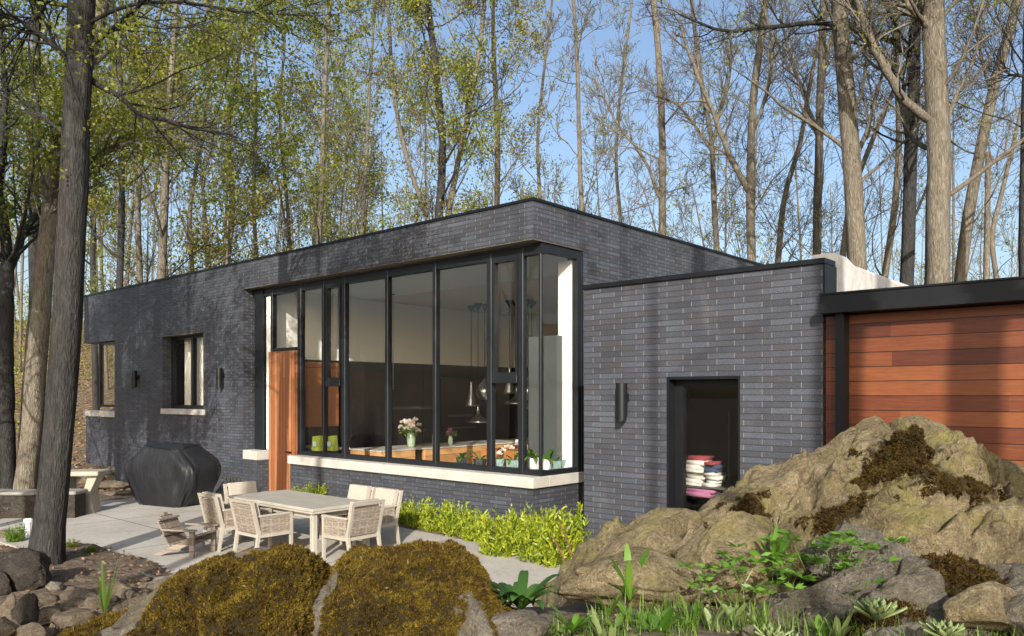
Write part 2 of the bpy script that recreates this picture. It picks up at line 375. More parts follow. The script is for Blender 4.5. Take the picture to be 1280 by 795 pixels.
class MB:
    """collects faces of ONE mesh; box-projected UVs in metres"""
    def __init__(s): s.v = []; s.f = []; s.mi = []
    def add(s, V, Fc, mi=0):
        n = len(s.v); s.v += [tuple(map(float, p)) for p in V]; s.f += [tuple(i+n for i in f) for f in Fc]; s.mi += [mi]*len(Fc); return s
    def box(s, a, b, mi=0, bev=0):
        x0, y0, z0 = a; x1, y1, z1 = b
        if x0 > x1: x0, x1 = x1, x0
        if y0 > y1: y0, y1 = y1, y0
        if z0 > z1: z0, z1 = z1, z0
        if bev <= 0:
            V = [(x0, y0, z0), (x1, y0, z0), (x1, y1, z0), (x0, y1, z0), (x0, y0, z1), (x1, y0, z1), (x1, y1, z1), (x0, y1, z1)]
            Fc = [(0, 3, 2, 1), (4, 5, 6, 7), (0, 1, 5, 4), (1, 2, 6, 5), (2, 3, 7, 6), (3, 0, 4, 7)]
            return s.add(V, Fc, mi)
        bev = min(bev, (x1-x0)*.45, (y1-y0)*.45, (z1-z0)*.45)
        rings = []
        for (i, z) in ((bev, z0), (0, z0+bev), (0, z1-bev), (bev, z1)):
            X0, X1, Y0, Y1 = x0+i, x1-i, y0+i, y1-i; c = bev
            if i == 0: c = bev
            rings.append([(X0+c, Y0, z), (X1-c, Y0, z), (X1, Y0+c, z), (X1, Y1-c, z), (X1-c, Y1, z), (X0+c, Y1, z), (X0, Y1-c, z), (X0, Y0+c, z)])
        V = [p for r in rings for p in r]; Fc = [tuple(range(7, -1, -1)), tuple(range(24, 32))]
        for k in range(3):
            for i in range(8):
                j = (i+1) % 8; Fc.append((k*8+i, k*8+j, k*8+8+j, k*8+8+i))
        return s.add(V, Fc, mi)
    def hexa(s, lo, hi, mi=0):
        """lo/hi : four corners each, counter-clockwise"""
        V = list(lo)+list(hi)
        return s.add(V, [(3, 2, 1, 0), (4, 5, 6, 7), (0, 1, 5, 4), (1, 2, 6, 5), (2, 3, 7, 6), (3, 0, 4, 7)], mi)
    def bar(s, a, b, w, h=None, mi=0, up=(0, 0, 1)):
        a = Vector(a); b = Vector(b); h = h or w; d = (b-a).normalized(); u = Vector(up)
        if abs(d.dot(u)) > .95: u = Vector((0, 1, 0))
        x = d.cross(u).normalized()*w/2; y = x.cross(d).normalized()*h/2
        q = lambda p: [p-x-y, p+x-y, p+x+y, p-x+y]
        return s.hexa(q(a), q(b), mi)
    def lathe(s, prof, c=(0, 0, 0), n=24, mi=0, cap=True, sx=1, sy=1):
        V = []; Fc = []
        for r, z in prof:
            for i in range(n):
                t = 2*math.pi*i/n; V.append((c[0]+r*math.cos(t)*sx, c[1]+r*math.sin(t)*sy, c[2]+z))
        for k in range(len(prof)-1):
            for i in range(n):
                j = (i+1) % n; Fc.append((k*n+i, k*n+j, (k+1)*n+j, (k+1)*n+i))
        if cap: Fc.append(tuple(range(n-1, -1, -1))); Fc.append(tuple((len(prof)-1)*n+i for i in range(n)))
        return s.add(V, Fc, mi)
    def tube(s, pts, rad, n=6, mi=0):
        V, Fc = tube_np(np.array(pts, float), np.array(rad if hasattr(rad, '__len__') else [rad]*len(pts), float), n)
        return s.add(V, [tuple(f) for f in Fc], mi)
    def build(s, name, mat, parent=None, smooth=False, loc=None):
        V = np.array(s.v); uv = []
        for f in s.f:
            p = V[list(f)]; nrm = np.zeros(3)
            for i in range(len(f)):
                a = p[i]; b_ = p[(i+1) % len(f)]; nrm += np.cross(a, b_)
            ax = int(np.argmax(np.abs(nrm)))
            if ax == 0: uv += [(q[1]+.11, q[2]) for q in p]
            elif ax == 1: uv += [(q[0], q[2]) for q in p]
            else: uv += [(q[0], q[1]) for q in p]
        o = mesh_obj(name, V, s.f, mat, parent, smooth, uv, loc)
        if isinstance(mat, (list, tuple)): o.data.polygons.foreach_set('material_index', s.mi)
        return o

def union(boxes, holes, name, mat, parent):
    """one clean skin round a union of boxes minus holes"""
    al = boxes+holes
    L = [sorted(set(round(c, 4) for b in al for c in (b[0][i], b[1][i]))) for i in range(3)]
    n = [len(x)-1 for x in L]
    cen = [[(l[i]+l[i+1])/2 for i in range(len(l)-1)] for l in L]
    def ins(b, p): return all(b[0][i] < p[i] < b[1][i] for i in range(3))
    S = np.zeros([k+2 for k in n], bool)
    for i in range(n[0]):
        for j in range(n[1]):
            for k in range(n[2]):
                p = (cen[0][i], cen[1][j], cen[2][k])
                S[i+1, j+1, k+1] = any(ins(b, p) for b in boxes) and not any(ins(b, p) for b in holes)
    mb = MB(); cache = {}
    def vid(a, b_, c_):
        q = (a, b_, c_)
        if q not in cache: cache[q] = len(mb.v); mb.v.append((L[0][a], L[1][b_], L[2][c_]))
        return cache[q]
    for i in range(n[0]):
        for j in range(n[1]):
            for k in range(n[2]):
                if not S[i+1, j+1, k+1]: continue
                A, B = i, i+1; Cc, D = j, j+1; E_, G = k, k+1
                fs = []
                if not S[i, j+1, k+1]: fs.append([(A, Cc, E_), (A, Cc, G), (A, D, G), (A, D, E_)])
                if not S[i+2, j+1, k+1]: fs.append([(B, Cc, E_), (B, D, E_), (B, D, G), (B, Cc, G)])
                if not S[i+1, j, k+1]: fs.append([(A, Cc, E_), (B, Cc, E_), (B, Cc, G), (A, Cc, G)])
                if not S[i+1, j+2, k+1]: fs.append([(A, D, E_), (A, D, G), (B, D, G), (B, D, E_)])
                if not S[i+1, j+1, k]: fs.append([(A, Cc, E_), (A, D, E_), (B, D, E_), (B, Cc, E_)])
                if not S[i+1, j+1, k+2]: fs.append([(A, Cc, G), (B, Cc, G), (B, D, G), (A, D, G)])
                for f in fs: mb.f.append(tuple(vid(*q) for q in f)); mb.mi.append(0)
    return mb.build(name, mat, parent)

def tube_np(pts, rad, n=6):
    pts = np.asarray(pts, float); m = len(pts)
    t = np.gradient(pts, axis=0); t /= (np.linalg.norm(t, axis=1, keepdims=True)+1e-9)
    ref = np.array([0, 0, 1.]) if abs(t[0][2]) < .9 else np.array([1., 0, 0])
    x = np.cross(t, ref); x /= (np.linalg.norm(x, axis=1, keepdims=True)+1e-9)
    y = np.cross(t, x)
    a = np.arange(n)*2*np.pi/n
    V = pts[:, None, :]+rad[:, None, None]*(np.cos(a)[None, :, None]*x[:, None, :]+np.sin(a)[None, :, None]*y[:, None, :])
    V = V.reshape(-1, 3)
    i = np.arange(m-1)[:, None]*n; k = np.arange(n)[None, :]; k2 = (k+1) % n
    Fc = np.stack([i+k, i+k2, i+n+k2, i+n+k], -1).reshape(-1, 4)
    return V, Fc
class NM:
    """numpy mesh accumulator (equal-sided faces)"""
    def __init__(s): s.V = []; s.F = []; s.n = 0
    def add(s, V, Fc): s.V.append(V); s.F.append(Fc+s.n); s.n += len(V)
    def arrays(s): return np.concatenate(s.V), np.concatenate(s.F)
    def build(s, name, mat, parent=None, smooth=False, off=None, loc=None):
        V, Fc = s.arrays()
        if off is not None: V = V-np.array(off)
        return mesh_obj(name, V, Fc, mat, parent, smooth, None, loc)

def quads_at(c, d, w, L, rng, fold=.0):
    """leaf blades: centre base c (n,3), direction d, width w, length L -> rhombus quads"""
    n = len(c); d = d/(np.linalg.norm(d, axis=1, keepdims=True)+1e-9)
    r = rng.normal(size=(n, 3)); s = np.cross(d, r); s /= (np.linalg.norm(s, axis=1, keepdims=True)+1e-9)
    w = np.broadcast_to(w, (n,))[:, None]; L = np.broadcast_to(L, (n,))[:, None]
    nn = np.cross(d, s)
    V = np.stack([c, c+d*L*.5+s*w*.5, c+d*L+nn*L*fold, c+d*L*.5-s*w*.5], 1).reshape(-1, 3)
    Fc = np.arange(4*n).reshape(n, 4)
    return V, Fc

def smoothstep(a, b, x):
    t = np.clip((x-a)/(b-a), 0, 1); return t*t*(3-2*t)
def fnoise(x, y, z=0, oct=4):
    return mnoise.fractal(Vector((x, y, z)), 1.0, 2.0, oct)

# ------------------------------------------------------------------ terrain
def ground_h(X, Y):
    X = np.asarray(X, float); Y = np.asarray(Y, float)
    ml = smoothstep(-2.6, -1.6, X)                     # rock-garden mound near the camera
    yedge = 4.6+.9*smoothstep(.2, 1.6, X)
    mound = 1.02*ml*(1-smoothstep(yedge, yedge+1.9, Y))*smoothstep(-9, -1, Y)
    mound = mound+.27*smoothstep(.15, .5, X)*(1-smoothstep(3.7, 4.6, Y))*smoothstep(1, 2.5, Y)
    right = .55*smoothstep(2.6, 5, X)*(1-smoothstep(14, 20, Y))
    base = np.maximum(mound, right*smoothstep(0, 4, Y))
    dip = -.42*smoothstep(17.5, 21, Y)*smoothstep(-6.5, -8, X)
    pond = -.28*smoothstep(1.6, .5, np.hypot((X+4.0)/1.2, (Y-7.1)/.75))*(1-ml*.5)
    hill = 9.0*smoothstep(27, 75, Y+.25*(-X-12))*smoothstep(2, -14, X)
    back = 2.0*smoothstep(60, 140, Y)
    dirt = .10*smoothstep(-3.2, -5.2, X)*smoothstep(12.5, 10, Y)*smoothstep(5, 8, Y)
    return base+dip+pond+hill+back+dirt
def gz(x, y): return float(ground_h(x, y))
def axis(lo, hi, fine_lo, fine_hi, fs, cs):
    a = list(np.arange(fine_lo, fine_hi, fs)); x = fine_hi; st = fs
    while x < hi: a.append(x); st = min(st*1.25, cs); x += st
    a.append(hi); x = fine_lo; st = fs
    while True:
        st = min(st*1.25, cs); x -= st
        if x < lo: break
        a.append(x)
    a.append(lo); return np.array(sorted(a))
def make_ground():
    xs = axis(-500, 500, -14, 8, .14, 25); ys = axis(-300, 700, 1.5, 26, .14, 25)
    X, Y = np.meshgrid(xs, ys); Z = ground_h(X, Y)
    nz = np.zeros_like(Z)
    for i in range(X.shape[0]):
        for j in range(X.shape[1]):
            if abs(X[i, j]) < 70 and -20 < Y[i, j] < 120:
                nz[i, j] = fnoise(X[i, j]*.55, Y[i, j]*.55)*.05+fnoise(X[i, j]*2.7, Y[i, j]*2.7, 4)*.018
    U = X*cT-Y*sT; Vv = X*sT+Y*cT
    flat = patio_mask(X, Y)
    Z = Z+nz*(1-flat)-.07*flat
    V = np.stack([X, Y, Z], -1).reshape(-1, 3)
    ny, nx = X.shape; i = np.arange(ny-1)[:, None]*nx+np.arange(nx-1)[None, :]
    Fc = np.stack([i, i+1, i+nx+1, i+nx], -1).reshape(-1, 4)
    o = mesh_obj('ground', V, Fc, M['ground'], smooth=True); o['kind'] = 'structure'
# patio outline on the ground (world XY)
def G(px, y): Y = CAMZ*F/(y-HY); return ((px-640)/F*Y, Y)
PATIO = [G(36, 690), G(100, 679), G(150, 694), G(190, 707), G(226, 722), G(300, 790), G(440, 860), G(640, 800), G(722, 738), G(728, 712), G(700, 708), G(650, 696), G(600, 680), G(545, 669), G(505, 661),
         G(470, 655), G(420, 640), G(384, 622), G(330, 614), G(300, 615), G(262, 619), G(140, 626), G(78, 634), G(40, 642), G(0, 650), G(-30, 668)]
def inside(poly, X, Y):
    r = np.zeros(X.shape, bool); n = len(poly); j = n-1
    for i in range(n):
        xi, yi = poly[i]; xj, yj = poly[j]
        c = ((yi > Y) != (yj > Y)) & (X < (xj-xi)*(Y-yi)/(yj-yi+1e-12)+xi)
        r ^= c; j = i
    return r
def patio_mask(X, Y):
    return inside(PATIO, X, Y).astype(float)
def make_patio():
    n = len(PATIO)
    V = [(x, y, .015) for x, y in PATIO]+[(x, y, -.15) for x, y in PATIO]
    Fc = [tuple(range(n-1, -1, -1)) if poly_area(PATIO) < 0 else tuple(range(n))]
    for i in range(n): j = (i+1) % n; Fc.append((i, j, n+j, n+i))
    o = mesh_obj('patio', V, Fc, M['concrete']); o['kind'] = 'structure'
    # gravel strip along the near-left edge
    strip = PATIO[0:6]; mb = []; fc = []
    for i, (x, y) in enumerate(strip):
        w = .32+.08*math.sin(i*2.1)
        mb += [(x+.03, y+.03, .010), (x-.35*w*1.2, y-w, .012+gz(x-.35*w, y-w)*.6)]
    for i in range(len(strip)-1): fc.append((2*i, 2*i+1, 2*i+3, 2*i+2))
    g = mesh_obj('gravel_edging', mb, fc, M['gravel']); g['kind'] = 'structure'
def poly_area(p): return sum(p[i][0]*p[(i+1) % len(p)][1]-p[(i+1) % len(p)][0]*p[i][1] for i in range(len(p)))/2
make_ground(); make_patio()

# ------------------------------------------------------------------ the house (local axes: x along the facade, y into the house)
V0 = 9.872; U0 = -8.314; ZT = 5.50
uL = uat(105, V0); u145 = uat(143.5, V0); u2a, u2b = uat(203, V0), uat(254, V0)
uWa = uat(304, V0); uD0 = uat(338, V0+.33); uD1 = uat(372, V0+.33); uLow = uat(361, V0)
VJ = vat(729.5, U0); VB = 20.0
ZH = 4.87; ZS0 = .765; ZS = .945
house = thing('brick_house', 'long dark brick house with a tall glazed corner and flat roof', 'house', (0, 0, 0), -TH)
TK = .36
zo_t, zo_b = 3.98, 1.78
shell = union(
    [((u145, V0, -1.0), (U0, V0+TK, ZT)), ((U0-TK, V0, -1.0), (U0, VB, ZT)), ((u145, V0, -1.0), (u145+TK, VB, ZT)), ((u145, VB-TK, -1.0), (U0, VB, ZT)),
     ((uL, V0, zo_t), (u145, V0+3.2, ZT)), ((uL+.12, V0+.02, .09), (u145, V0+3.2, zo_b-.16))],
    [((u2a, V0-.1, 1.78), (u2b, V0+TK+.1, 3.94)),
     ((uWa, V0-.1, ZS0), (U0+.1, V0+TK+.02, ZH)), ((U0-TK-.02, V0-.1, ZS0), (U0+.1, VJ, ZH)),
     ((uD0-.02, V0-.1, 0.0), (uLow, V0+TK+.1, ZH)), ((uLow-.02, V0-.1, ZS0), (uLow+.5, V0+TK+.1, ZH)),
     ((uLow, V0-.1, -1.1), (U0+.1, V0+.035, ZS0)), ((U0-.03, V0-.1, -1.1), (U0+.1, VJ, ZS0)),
     ((U0-TK-.1, 12.2, .5), (U0+.1, 18.6, 3.5)),  # unseen opening added behind the wing to let daylight into the room
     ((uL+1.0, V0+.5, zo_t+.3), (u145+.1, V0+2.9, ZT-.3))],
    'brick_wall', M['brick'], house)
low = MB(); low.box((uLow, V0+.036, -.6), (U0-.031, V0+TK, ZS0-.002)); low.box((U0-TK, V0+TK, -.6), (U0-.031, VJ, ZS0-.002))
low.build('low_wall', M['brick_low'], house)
# roof, cap flashing
r = MB(); r.box((u145+TK, V0+TK, 5.15), (U0-TK, VB-TK, 5.3))
r.box((uL+.3, V0+.3, 5.2), (u145-.02, V0+2.9, 5.3)); r.build('roof', M['black'], house)
cp = MB(); t = .045
cp.box((uL-.02, V0-.025, ZT), (U0+.025, V0+TK+.02, ZT+t)); cp.box((U0-TK-.02, V0+TK+.02, ZT), (U0+.025, VB, ZT+t)); cp.box((uL-.02, V0+TK+.02, ZT), (uL+.3, V0+3.2, ZT+t))
cp.build('cap_flashing', M['black'], house)
# soffit under the upper brick band
s_ = MB(); s_.box((uWa+.004, V0+.004, ZH-.010), (U0-.004, V0+.26, ZH-.003)); s_.box((U0-.035, V0+.26, ZH-.010), (U0-.004, VJ-.005, ZH-.003))
s_.build('soffit', M['soffit'], house)
# stone sills
st = MB()
st.box((uLow-.01, V0-.03, ZS0), (U0+.02, V0+.40, ZS), bev=.006); st.box((U0-.40, V0+.40, ZS0), (U0+.02, VJ+.02, ZS), bev=.006)
st.build('stone_sill', M['stone'], house)
s2 = MB(); s2.box((uWa+.01, V0-.02, ZS0), (uD0-.04, V0+.34, ZS+.04), bev=.006); s2.build('stone_sill', M['stone'], house)

# ---- main window
GV = V0+.33            # glass plane of the front
GU = U0-.085           # glass plane of the side
win = MB()
win.box((uWa+.002, GV-.07, ZH-.20), (U0-.04, GV+.06, ZH-.032))                   # head
win.box((uD1, GV-.07, ZS), (U0-.04, GV+.06, ZS+.10))                              # bottom rail
win.box((GU-.05, GV+.06, ZH-.17), (GU+.045, VJ-.03, ZH-.032)); win.box((GU-.05, GV+.06, ZS), (GU+.045, VJ-.03, ZS+.09))
win.box((GU-.06, VJ-.14, ZS+.002), (GU+.06, VJ-.03, ZH-.034)); win.box((GU+.05, VJ-.045, ZS+.002), (U0-.004, VJ-.006, ZH-.034))
ufl = uat(323, GV)
win.box((ufl, GV-.10, ZS+.05), (ufl+.36, GV+.05, ZH-.034))                         # left jamb
window = win.build('window', M['frame'], house)
def gu(px): return uat(px, GV-.05)
def mull(pa, pb, z0, z1, d0=-.13, d1=.07):
    d0 = max(d0, -.075); d1 = .045; m = MB(); m.box((uat(pa, GV+d0), GV+d0, z0), (uat(pb, GV+.01), GV+d1, z1), bev=.008); return m.build('mullion', M['frame'], window)
mull(338, 344.5, .02, ZH-.035)
mull(371.5, 380, ZS+.003, ZH-.035)
mull(401.8, 408.6, ZS+.003, ZH-.035)
mull(426.6, 435, ZS+.003, ZH-.035)
mull(481, 488.6, ZS+.003, ZH-.035)
mull(540.3, 548.6, ZS+.003, ZH-.035)
mull(608, 618, ZS+.003, ZH-.035, -.15)
mull(647.5, 657.5, ZS+.003, ZH-.035, -.15)
m = MB(); m.box((GU-.025, GV-.07, ZS+.003), (GU+.03, GV-.015, ZH-.035), bev=.01); m.build('corner_post', M['frame'], window)
zt = zat(405, 479, GV)
for pa, pb, zc in ((408.6, 427, zat(417, 479, GV)), (617, 648.5, zat(632, 474, GV))):
    m = MB(); m.box((gu(pa), GV-.11, zc-.07), (gu(pb), GV+.06, zc+.07), bev=.008); m.build('transom', M['frame'], window)
    sm = MB(); a, b_ = gu(pa)+.0, gu(pb)
    for z0, z1 in ((zc+.07, ZH-.2),):   # opening sash
        sm.box((a, GV-.09, z0), (a+.05, GV+.02, z1)); sm.box((b_-.05, GV-.09, z0), (b_, GV+.02, z1)); sm.box((a+.05, GV-.09, z0), (b_-.05, GV+.02, z0+.05)); sm.box((a+.05, GV-.09, z1-.05), (b_-.05, GV+.02, z1))
    sm.build('sash', M['frame'], window)
edges = [(380, 401.8), (408.6, 426.6), (435, 481), (488.6, 540.3), (548.6, 608), (618, 647.5)]
for a, b_ in edges:
    m = MB(); m.box((gu(a)-.01, GV-.01, ZS+.09), (gu(b_)+.01, GV+.002, ZH-.19)); m.build('pane', M['glass'], window)
m = MB(); m.box((gu(657.5)-.01, GV-.01, ZS+.09), (GU-.02, GV+.002, ZH-.19)); m.build('pane', M['glass'], window)
m = MB(); m.box((GU-.006, GV-.02, ZS+.08), (GU+.006, VJ-.13, ZH-.16)); m.build('pane', M['glass'], window)
m = MB(); m.box((gu(344.5)-.01, GV-.01, zat(357, 434, GV)), (gu(371.5)+.01, GV+.002, ZH-.19)); m.build('pane', M['glass'], window)
zd = zat(357, 436, GV)
m = MB(); m.box((gu(344.5), GV-.09, zd-.05), (gu(371.5), GV+.04, zd+.02)); m.build('transom', M['frame'], window)
# white side light left of the door
m = MB(); m.box((uat(332.2, GV-.05), GV-.03, ZS+.06), (gu(338)-.01, GV-.005, ZH-.21)); m.build('side_light', M['white'], window)
# wooden door
d = MB(); d.box((gu(339.2), GV-.12, .03), (gu(372.3), GV-.05, zd-.06)); door = d.build('door', M['doorwood'], house)
h = MB(); h.bar((gu(367), GV-.12, 1.0), (gu(367), GV-.17, 1.0), .02); h.bar((gu(363), GV-.17, 1.0), (gu(369), GV-.17, 1.0), .03); h.build('handle', M['black'], door)

# ---- second window and the oriel
def small_window(ua, ub, z0, z1, lab=None, split=None, dep=.30):
    f = MB(); g = V0+dep
    f.box((ua+.002, g-.05, z0), (ua+.11, g+.05, z1)); f.box((ub-.07, g-.05, z0), (ub-.002, g+.05, z1))
    f.box((ua+.11, g-.05, z1-.09), (ub-.07, g+.05, z1-.002)); f.box((ua+.11, g-.05, z0), (ub-.07, g+.05, z0+.09))
    if split: f.box((split-.06, g-.06, z0+.09), (split+.06, g+.045, z1-.09))
    w = f.build('window', M['frame'], house)
    p = MB(); p.box((ua+.1, g-.004, z0+.08), (ub-.06, g+.004, z1-.08)); p.build('pane', M['glass'], w)
    return w
small_window(u2a, u2b, 1.94, 3.93, split=uat(240.5, V0+.25))
m = MB(); m.box((u2a-.02, V0-.05, 1.782), (u2b+.1, V0+.33, 1.93), bev=.008); m.build('stone_sill', M['stone'], house)
m = MB(); m.box((u2a-.30, V0-.02, 3.925), (u2b-.004, V0+.28, 3.938)); m.build('lintel_plate', M['soffit'], house)
cur = MB()
n_ = 40
def curtain(ua, ub, v, z0, z1, label, group=None):
    n = 60; V = []; Fc = []
    for k, z in enumerate((z0, z1)):
        for i in range(n+1):
            u = ua+(ub-ua)*i/n; V.append((u, v+.035*math.sin(i*1.25)+.01*math.sin(i*.5), z))
    for i in range(n): Fc.append((i, i+1, n+2+i, n+1+i))
    o = mesh_obj('curtain', [(q[0]*cT+q[1]*sT, -q[0]*sT+q[1]*cT, q[2]) for q in V], Fc, M['white'], smooth=True)
    props(o, label, 'curtain', group)
curtain(uat(229, V0+.5), uat(240, V0+.5), V0+.55, 2.0, 3.9, 'narrow white curtain at the left side of the recessed window')
curtain(uat(243, V0+.5), uat(257, V0+.5), V0+.50, 2.0, 3.9, 'white curtain filling the right side of the recessed window')
ua = uat(124, V0+.1); g = V0+.12
f = MB(); f.box((ua, g-.04, 1.93), (ua+.12, g+.08, 3.97)); f.box((ua+.12, g-.03, 3.90), (u145-.003, g+.03, 3.975)); f.box((ua+.12, g-.03, 1.93), (u145-.003, g+.03, 2.0))
f.box((ua, V0+2.9, 1.93), (ua+.1, V0+3.05, 3.97)); f.box((ua+.02, g+.08, 3.9), (ua+.08, V0+2.9, 3.975)); f.box((ua+.02, g+.08, 1.93), (ua+.08, V0+2.9, 2.0))
ow = f.build('corner_window', M['frame'], house)
m = MB(); m.box((ua+.12, g-.004, 2.0), (u145-.003, g+.004, 3.9)); m.build('pane', M['glass'], ow)
m = MB(); m.box((ua+.04, g+.08, 2.0), (ua+.048, V0+2.9, 3.9)); m.build('pane', M['glass'], ow)
m = MB(); m.box((ua+.1, V0+3.0, 2.0), (u145-.003, V0+3.008, 3.9)); m.build('pane', M['glass'], ow)
m = MB(); m.box((uL+.02, V0-.03, zo_b-.158), (u145+.0, V0+3.2, zo_b+.02), bev=.01); m.build('stone_sill', M['stone'], house)

# ---- interior
I = MB(); I.box((u145+TK, V0+TK, 4.872), (U0-TK, V0+3.35, 4.96)); I.build('ceiling', M['ceiling_cool'], house)
I = MB()
I.box((u145+TK, V0+3.35, 4.89), (U0-TK, VB-TK, 4.97))
I.build('ceiling', M['ceiling'], house)
I = MB(); I.box((u145+TK, V0+TK, -.12), (U0-TK, VB-TK, .0)); I.build('interior_floor', M['floor_in'], house)
UD = -17.0
I = MB(); I.box((UD-.12, V0+TK, 3.2), (UD, VB-TK, 4.87)); I.box((UD, 19.2, 0), (U0-TK, 19.3, 4.88)); I.box((-8.76, VJ+.002, 0), (U0-TK, 12.2, 4.87)); I.box((-8.76, 18.6, 0), (U0-TK, 19.2, 4.87)); I.box((-8.76, 12.2, 3.5), (U0-TK, 18.6, 4.87))
I.box((-8.76, VJ-.16, .95), (GU-.07, VJ-.001, 4.69))
I.build('interior_wall', M['white'], house)
I = MB(); I.box((UD-.14, V0+TK, 0), (UD+.02, 12.3, 3.18)); I.box((UD-.14, 12.36, 0), (UD+.015, 15.2, 3.18)); I.box((UD-.14, 15.26, 0), (UD+.02, 19.2, 3.18)); I.box((UD+.05, 18.9, 0), (-10.9, 19.19, 3.18))
cabw = I.build('cabinet_wall', M['cab'], house)
I = MB(); I.box((UD+.016, 13.9, 1.9), (UD+.04, 15.8, 1.98)); I.box((UD+.016, 16.2, 1.3), (UD+.04, 17.4, 1.34)); I.box((UD+.016, 16.2, 1.65), (UD+.04, 17.4, 1.72)); I.build('shelf', M['grey_lam'], cabw)
va, vb = vat(381, UD+.03), vat(422.5, UD+.03)
I = MB(); I.box((UD+.021, va, 1.5), (UD+.06, vb, 3.14)); I.build('wood_panel', M['panelwood'], house)
I = MB(); I.box((-9.32, VJ-.34, .95), (-8.66, VJ-.17, 3.36)); I.build('tall_cabinet', M['grey_lam'], house)
I = MB(); I.box((GU-.56, GV+.07, .86), (GU-.09, VJ-.18, .93)); I.box((uLow+.1, GV+.07, .86), (GU-.56, GV+.50, .93)); I.build('window_ledge', M['marble'], house)

# ---- kitchen island
isl = thing('kitchen_island', 'long oak kitchen island with a pale worktop behind the big window', 'kitchen island', (*from_uv(-14.5, 11.7), 0), -TH)
mb = MB(); mb.box((-1.2, 0, .0), (0, 1.05, .97)); mb.box((-1.15, 1.05, .05), (-.10, 1.35, .95), 1); mb.box((-1.2, 1.35, 0), (0.03, 7.0, .97))  # dark recessed block colours in the shade of the gap
mb.build('carcass', [M['islandwood'], M['cab']], isl)
mb = MB(); mb.box((-1.22, -.02, .971), (.02, 1.3, 1.0)); mb.box((-1.22, 1.3, .971), (.06, 7.02, 1.0)); mb.build('worktop', M['marble'], isl)
tp = MB(); tp.tube([(-.4, 2.0, 1.0), (-.4, 2.0, 1.28), (-.25, 2.0, 1.3), (-.2, 2.0, 1.24)], .018); tp.build('tap', M['steel'], isl)
uu, vv = from_uv(-9.95, 11.5)
bn = thing('oak_sideboard', 'low oak sideboard just behind the glazed corner', 'sideboard', (uu, vv, 0), -TH)
mb = MB(); mb.box((-1.5, .4, 0), (.95, .95, 1.17)); mb.build('carcass', M['panelwood'], bn)
# counter with lime bags
cx, cy = from_uv(-15.6, 10.9)
ct = thing('side_counter', 'small dark counter with a pale top inside by the door', 'counter', (cx, cy, 0), -TH)
mb = MB(); mb.box((-.9, -.25, 0), (.6, .25, 1.05)); mb.build('body', M['cab'], ct); mb = MB(); mb.box((-.92, -.27, 1.052), (.62, .27, 1.08)); mb.build('top', M['marble'], ct)
for i, (px, lab) in enumerate(((397, 'lime green paper bag on the side counter, the left one'), (415, 'lime green paper bag on the side counter, the right one'))):
    Y = 17.3; p = P(px, 560, Y)
    t = thing('paper_bag', lab, 'bag', (p[0], p[1], 1.08), -TH, 'lime green bags on the counter')
    mb = MB(); mb.hexa([(-.13, -.07, 0), (.13, -.07, 0), (.13, .07, 0), (-.13, .07, 0)], [(-.15, -.03, .31), (.15, -.03, .34), (.15, .03, .34), (-.15, .03, .31)]); mb.build('bag_body', M['lime'], t)
    mb = MB(); mb.box((-.05, -.085, .10), (.05, -.066, .2)); mb.build('bag_label', M['pot_teal'], t)

# ---- pendants
def pendant(px, ytop, ybot, kind, lab):
    # canopy on the ceiling -> depth
    Y = (4.87-CAMZ)*F/(HY-ytop); X = (px-640)/F*Y; zb = CAMZ+(HY-ybot)/F*Y
    t = thing('pendant_lamp', lab, 'pendant lamp', (X, Y, 4.885), 0, 'pendant lamps over the island')
    m = MB(); m.lathe([(.02, -.17), (.13, -.01), (.13, 0)], n=20); m.build('canopy', M['black'], t, True)
    d = 4.885-zb; m = MB()
    if kind == 'tall': pr = [(.20, 0), (.19, .06), (.11, .30), (.055, .55), (.04, .66), (.05, .72)]
    elif kind == 'wide': pr = [(.42, 0), (.40, .04), (.22, .12), (.07, .22), (.04, .42), (.04, .5)]
    else: pr = [(.14, 0), (.27, .12), (.30, .26), (.22, .42), (.07, .56), (.04, .62)]
    m.lathe([(r*.8, z-d) for r, z in pr], n=28); m.build('shade', M['steel'], t, True)
    m = MB(); m.tube([(0, 0, -.1), (0, 0, -d+pr[-1][1])], .012, 5); m.build('cord', M['black'], t)
pendant(589, 383, 508, 'tall', 'tall narrow silver cone pendant, leftmost of the pendant cluster')
pendant(597.5, 380, 528, 'wide', 'wide flat silver pendant hanging lowest beside the narrow cone')
pendant(637, 376.5, 492, 'tall', 'tall silver pendant seen under the opening sash')
pendant(645.5, 379, 505, 'wide', 'wide silver pendant half hidden behind the double mullion')
pendant(660, 376, 500, 'bell', 'rounded silver pendant just right of the thick mullion')
pendant(664.5, 379, 511, 'wide', 'wide silver pendant nearest the glass corner post')
pendant(606, 381, 500, 'bell', 'rounded silver pendant beside the left edge of the sash mullion')
for px, yy in ((491.5, 388),):
    Y = 20; X = (px-640)/F*Y
    t = thing('hanging_rod', 'thin straight rod hanging from the ceiling behind the second wide pane', 'rod', (X, Y, 4.89)); m = MB(); m.tube([(0, 0, 0), (0, 0, -.02), (0, 0, -2.45)], .014, 6); m.build('rod', M['steel'], t); m = MB(); m.lathe([(.03, -.04), (.06, 0)], n=12); m.build('canopy', M['black'], t)

